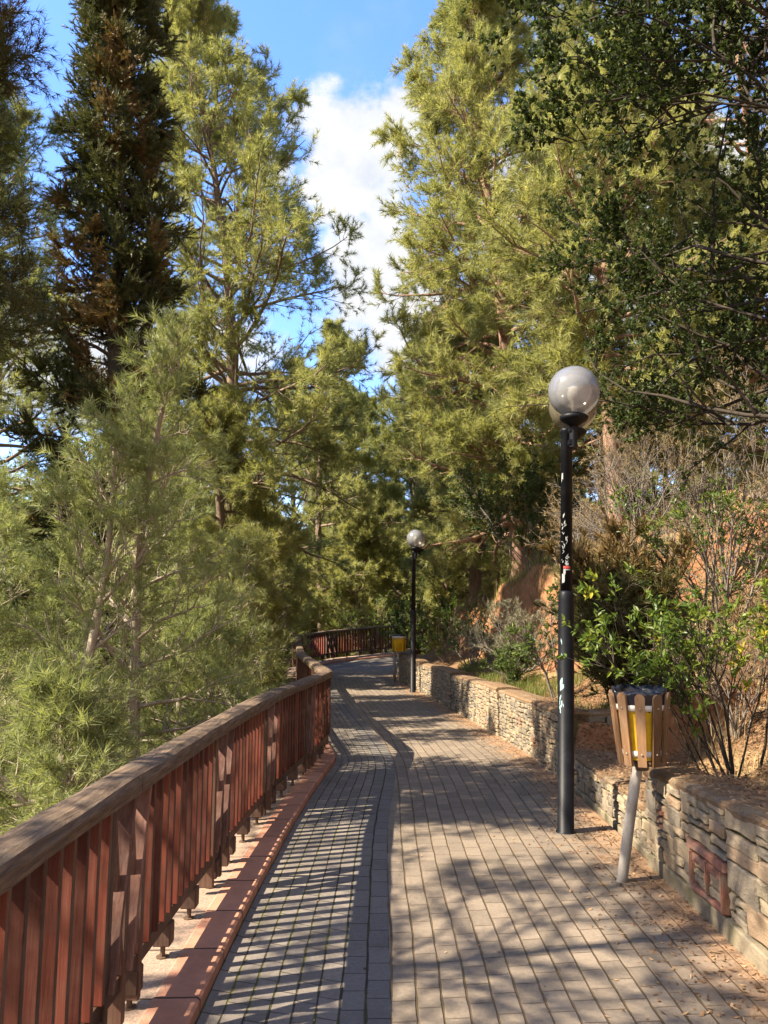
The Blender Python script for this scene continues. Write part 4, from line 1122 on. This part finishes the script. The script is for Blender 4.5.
blades('slope_grass', pts, .4, .009, 'grass', 6, .8)

def flat_leaves(name, pts, ln, w, seed, mat='litter', lift=.006):
    rng = np.random.default_rng(seed); m = len(pts); az = rng.uniform(0, 6.28, m)
    d = np.stack([np.cos(az), np.sin(az), rng.normal(0, .22, m)], -1); s = np.stack([-np.sin(az), np.cos(az), rng.normal(0, .25, m)], -1)
    l = (ln*rng.uniform(.4, 1.2, m))[:, None]; ww = (w*rng.uniform(.5, 1.2, m))[:, None]
    b = pts + np.array([0, 0, lift])
    V = np.stack([b-d*l*.5, b+s*ww*.5, b+d*l*.5+np.array([0,0,.004]), b-s*ww*.5], 1).reshape(-1, 3)
    V[:, 2] = np.maximum(V[:, 2], np.repeat(pts[:, 2], 4)+.002)
    k = np.arange(m)[:, None]*4; t = np.repeat(np.clip(rng.normal(.5, .28, m), 0, 1), 4)
    return tag(link(name, mesh_np(name, V, [k+np.array([[0,1,2,3]])], t), None, [M[mat]]), kind='stuff')
p1 = scatter(90000, (1.95, 5), (2, 12), 7, lambda x, y, r: (rdist(x, y) > .2) & (rdist(x, y) < .4 + 2.6*r.uniform(0, 1, len(x))**1.5))
flat_leaves('leaf_litter', p1, .05, .016, 8, lift=.01)
pc = scatter(9000, (1.7, 2.3), (2, 9.3), 17, lambda x, y, r: (rdist(x, y) > .01) & (rdist(x, y) < .36) & (r.uniform(0, 1, len(x)) < .25 + 2*rdist(x, y)))
yy_ = pc[:, 1]; pc[:, 2] = np.where(yy_ < 5.36, np.interp(yy_, [2.2, 5.36], [.74, .62]), np.where(yy_ < 8.14, np.interp(yy_, [5.36, 8.13], [.34, .30]), .665)) + .012
flat_leaves('coping_litter', pc, .042, .013, 18, lift=.02)
rng = np.random.default_rng(9); nl = 5200
y = rng.uniform(1.5, 22, nl); xr_ = np.interp(y, PRd[:90, 1], PRd[:90, 0]); off = np.abs(rng.normal(0, .30, nl)) + .01
keep = fbm(y*1.3, off*2, 61) + .25 - off*.35 > .45
p2 = np.stack([xr_-off, y, zpath(y)], -1)[keep]
flat_leaves('path_litter', p2, .036, .014, 10, lift=.004)
p3 = np.stack([rng.uniform(-.9, 1.6, 160), rng.uniform(2, 14, 160), np.zeros(160)], -1); p3 = p3[ldist(p3[:, 0], p3[:, 1]) < -.03]
flat_leaves('scattered_leaves', p3, .026, .010, 12, lift=.004)

# far wood closing the valley and the hillside beyond
def far_wood(name, n, xr, yr, seed, hmax, mat, cl=1.2):
    rng = np.random.default_rng(seed); tx = rng.uniform(*xr, n); ty = rng.uniform(*yr, n); tz = ground_z(tx, ty)
    H = rng.uniform(.6, 1, n)*hmax; K = 700
    u = rng.uniform(0, 1, (n, K)); rad = (H[:, None]*.26)*(1.05-u)**.7*np.sqrt(rng.uniform(.05, 1, (n, K))); a = rng.uniform(0, 6.28, (n, K))
    lump = 1 + .35*np.sin(a*3+tx[:, None]*7)*np.sin(u*9+ty[:, None])
    pos = np.stack([tx[:, None]+rad*lump*np.cos(a), ty[:, None]+rad*lump*np.sin(a), tz[:, None]+H[:, None]*(.1+.9*u)], -1).reshape(-1, 3)
    dr = norm(np.stack([np.cos(a), np.sin(a), np.full(a.shape, .6)], -1).reshape(-1, 3))
    tn = np.clip(np.repeat(rng.uniform(.3, .7, n), K) + rng.normal(0, .15, n*K), 0, 1)
    V, F, t = needles(pos, dr, 7, .6*cl, .06*cl, rng, tn, (.2, 1.3))
    return tag(link(name, mesh_np(name, V, [F], t), None, [M[mat]]), kind='stuff')
far_wood('distant_wood', 290, (-75, 50), (50, 115), 71, 18, 'pine_dark')
far_wood('valley_wood', 110, (-48, -14), (4, 48), 72, 15, 'pine_dark', .8)
far_wood('bank_wood', 60, (11, 34), (10, 48), 73, 12, 'pine_olive', .8)

# trees that stand just outside the picture and dapple the front of the path
young(31, -4.6, 2.4, 7.6, (.2, .1), 'tall young pine beside the path outside the picture', 2.2, 56, base=.62)
young(32, -5.0, -.3, 7.6, (.1, .1), 'second tall young pine beside the path outside the picture', 2.3, 56, base=.58)
young(33, -5.6, 4.9, 7.6, (.1, .1), 'third tall young pine beside the path outside the picture', 1.6, 28, base=.66)

# ------------------------------------------------------------------ SKY, SUN, CAMERA
SUN_AZ, SUN_EL = R(252.5), R(43.5)      # azimuth clockwise from +Y
world = bpy.data.worlds.new('World'); scene.world = world; world.use_nodes = True
nt = world.node_tree; nt.nodes.clear(); q = NT(nt)
wo = q.n('ShaderNodeOutputWorld'); bg = q.n('ShaderNodeBackground'); bg.inputs[1].default_value = .15
sky = q.n('ShaderNodeTexSky'); sky.sky_type = 'NISHITA'; sky.sun_disc = False; sky.sun_elevation = SUN_EL; sky.sun_rotation = SUN_AZ
sky.air_density = 1.0; sky.dust_density = .4; sky.ozone_density = 2.0; sky.altitude = 200
d = q.n('ShaderNodeTexCoord').outputs['Generated']
sp = q.n('ShaderNodeSeparateXYZ'); q.set(sp.inputs[0], d)
# cloud plane coordinates: tangent of the bearing and of the height as seen from the ground
yy = q.math('MAXIMUM', q.math('ABSOLUTE', sp.outputs[1]), .05)
cx = q.math('DIVIDE', sp.outputs[0], yy); cz = q.math('DIVIDE', sp.outputs[2], yy)
cc = q.n('ShaderNodeCombineXYZ'); q.set(cc.inputs[0], cx); q.set(cc.inputs[1], cz)
n1 = q.noise(cc.outputs[0], 7.0, 8, .56); n2 = q.noise(cc.outputs[0], 2.2, 6, .55); n3 = q.noise(cc.outputs[0], 16, 6, .6)
def blob(x0, z0, rx, rz):
    a = q.math('POWER', q.math('DIVIDE', q.math('SUBTRACT', cx, x0), rx), 2.0); b_ = q.math('POWER', q.math('DIVIDE', q.math('SUBTRACT', cz, z0), rz), 2.0)
    return q.math('SUBTRACT', 1.0, q.math('SQRT', q.math('ADD', a, b_)))
bl = blob(-.042, .645, .105, .135)
for pr in ((-.02, .47, .085, .13), (.03, .70, .06, .08), (-.16, .63, .05, .05), (.05, .40, .12, .12), (.34, .55, .25, .22), (-.45, .35, .3, .1)):
    bl = q.math('MAXIMUM', bl, blob(*pr))
den = q.math('ADD', bl, q.math('ADD', q.math('MULTIPLY', q.math('SUBTRACT', n1, .5), 1.9), q.math('MULTIPLY', q.math('SUBTRACT', n3, .5), .9)))
mask = q.step(-.05, .42, den)
wisp = q.math('MULTIPLY', q.step(.52, .78, n2), .45)
back = q.math('MULTIPLY', q.step(.05, -.35, sp.outputs[1]), q.step(.34, .52, q.noise(d, 2.6, 6, .55)))  # added unseen cloud cover behind the camera, for whiter fill light
mask = q.math('MAXIMUM', mask, back)
up = q.step(.02, .12, sp.outputs[2])
mask = q.math('MULTIPLY', q.math('MAXIMUM', mask, wisp), up)
shade = q.step(.30, .66, q.math('ADD', q.math('MULTIPLY', n1, .6), q.math('MULTIPLY', n3, .4)))
ccol = q.mix(shade, (.98,1.05,1.18), (1.42,1.41,1.40))
hs = q.n('ShaderNodeHueSaturation'); hs.inputs['Saturation'].default_value = 1.2; hs.inputs['Value'].default_value = .70; q.set(hs.inputs['Color'], q.mix(1.0, sky.outputs[0], (.98,.90,1.0), 'MULTIPLY'))
q.set(bg.inputs[0], q.mix(mask, hs.outputs[0], ccol)); nt.links.new(bg.outputs[0], wo.inputs[0])

sl = bpy.data.lights.new('sun', 'SUN'); sl.energy = 3.5; sl.angle = R(.5); sl.color = (1.0, .88, .70)
so = bpy.data.objects.new('sun', sl); COL.objects.link(so)
to_sun = Vector((math.sin(SUN_AZ)*math.cos(SUN_EL), math.cos(SUN_AZ)*math.cos(SUN_EL), math.sin(SUN_EL)))
so.rotation_euler = to_sun.to_track_quat('Z', 'Y').to_euler(); so.location = to_sun*60

cam = bpy.data.cameras.new('camera'); co_ = bpy.data.objects.new('camera', cam); COL.objects.link(co_)
co_.location = (0, 0, 1.6); co_.rotation_euler = (R(90) + math.atan(108/770), 0, 0)
cam.sensor_fit = 'VERTICAL'; cam.sensor_height = 36; cam.lens = 770/1024*36; cam.clip_start = .05; cam.clip_end = 1000
scene.camera = co_
vs_ = scene.view_settings; vs_.view_transform = 'Standard'; vs_.look = 'None'; vs_.gamma = 1; vs_.use_curve_mapping = False; vs_.exposure = 2.42
scene.render.film_transparent = False
scene.cycles.max_bounces = 7; scene.cycles.diffuse_bounces = 4; scene.cycles.glossy_bounces = 2; scene.cycles.transmission_bounces = 3; scene.cycles.transparent_max_bounces = 8
scene.cycles.use_denoising = True
scene.cycles.sample_clamp_indirect = 4
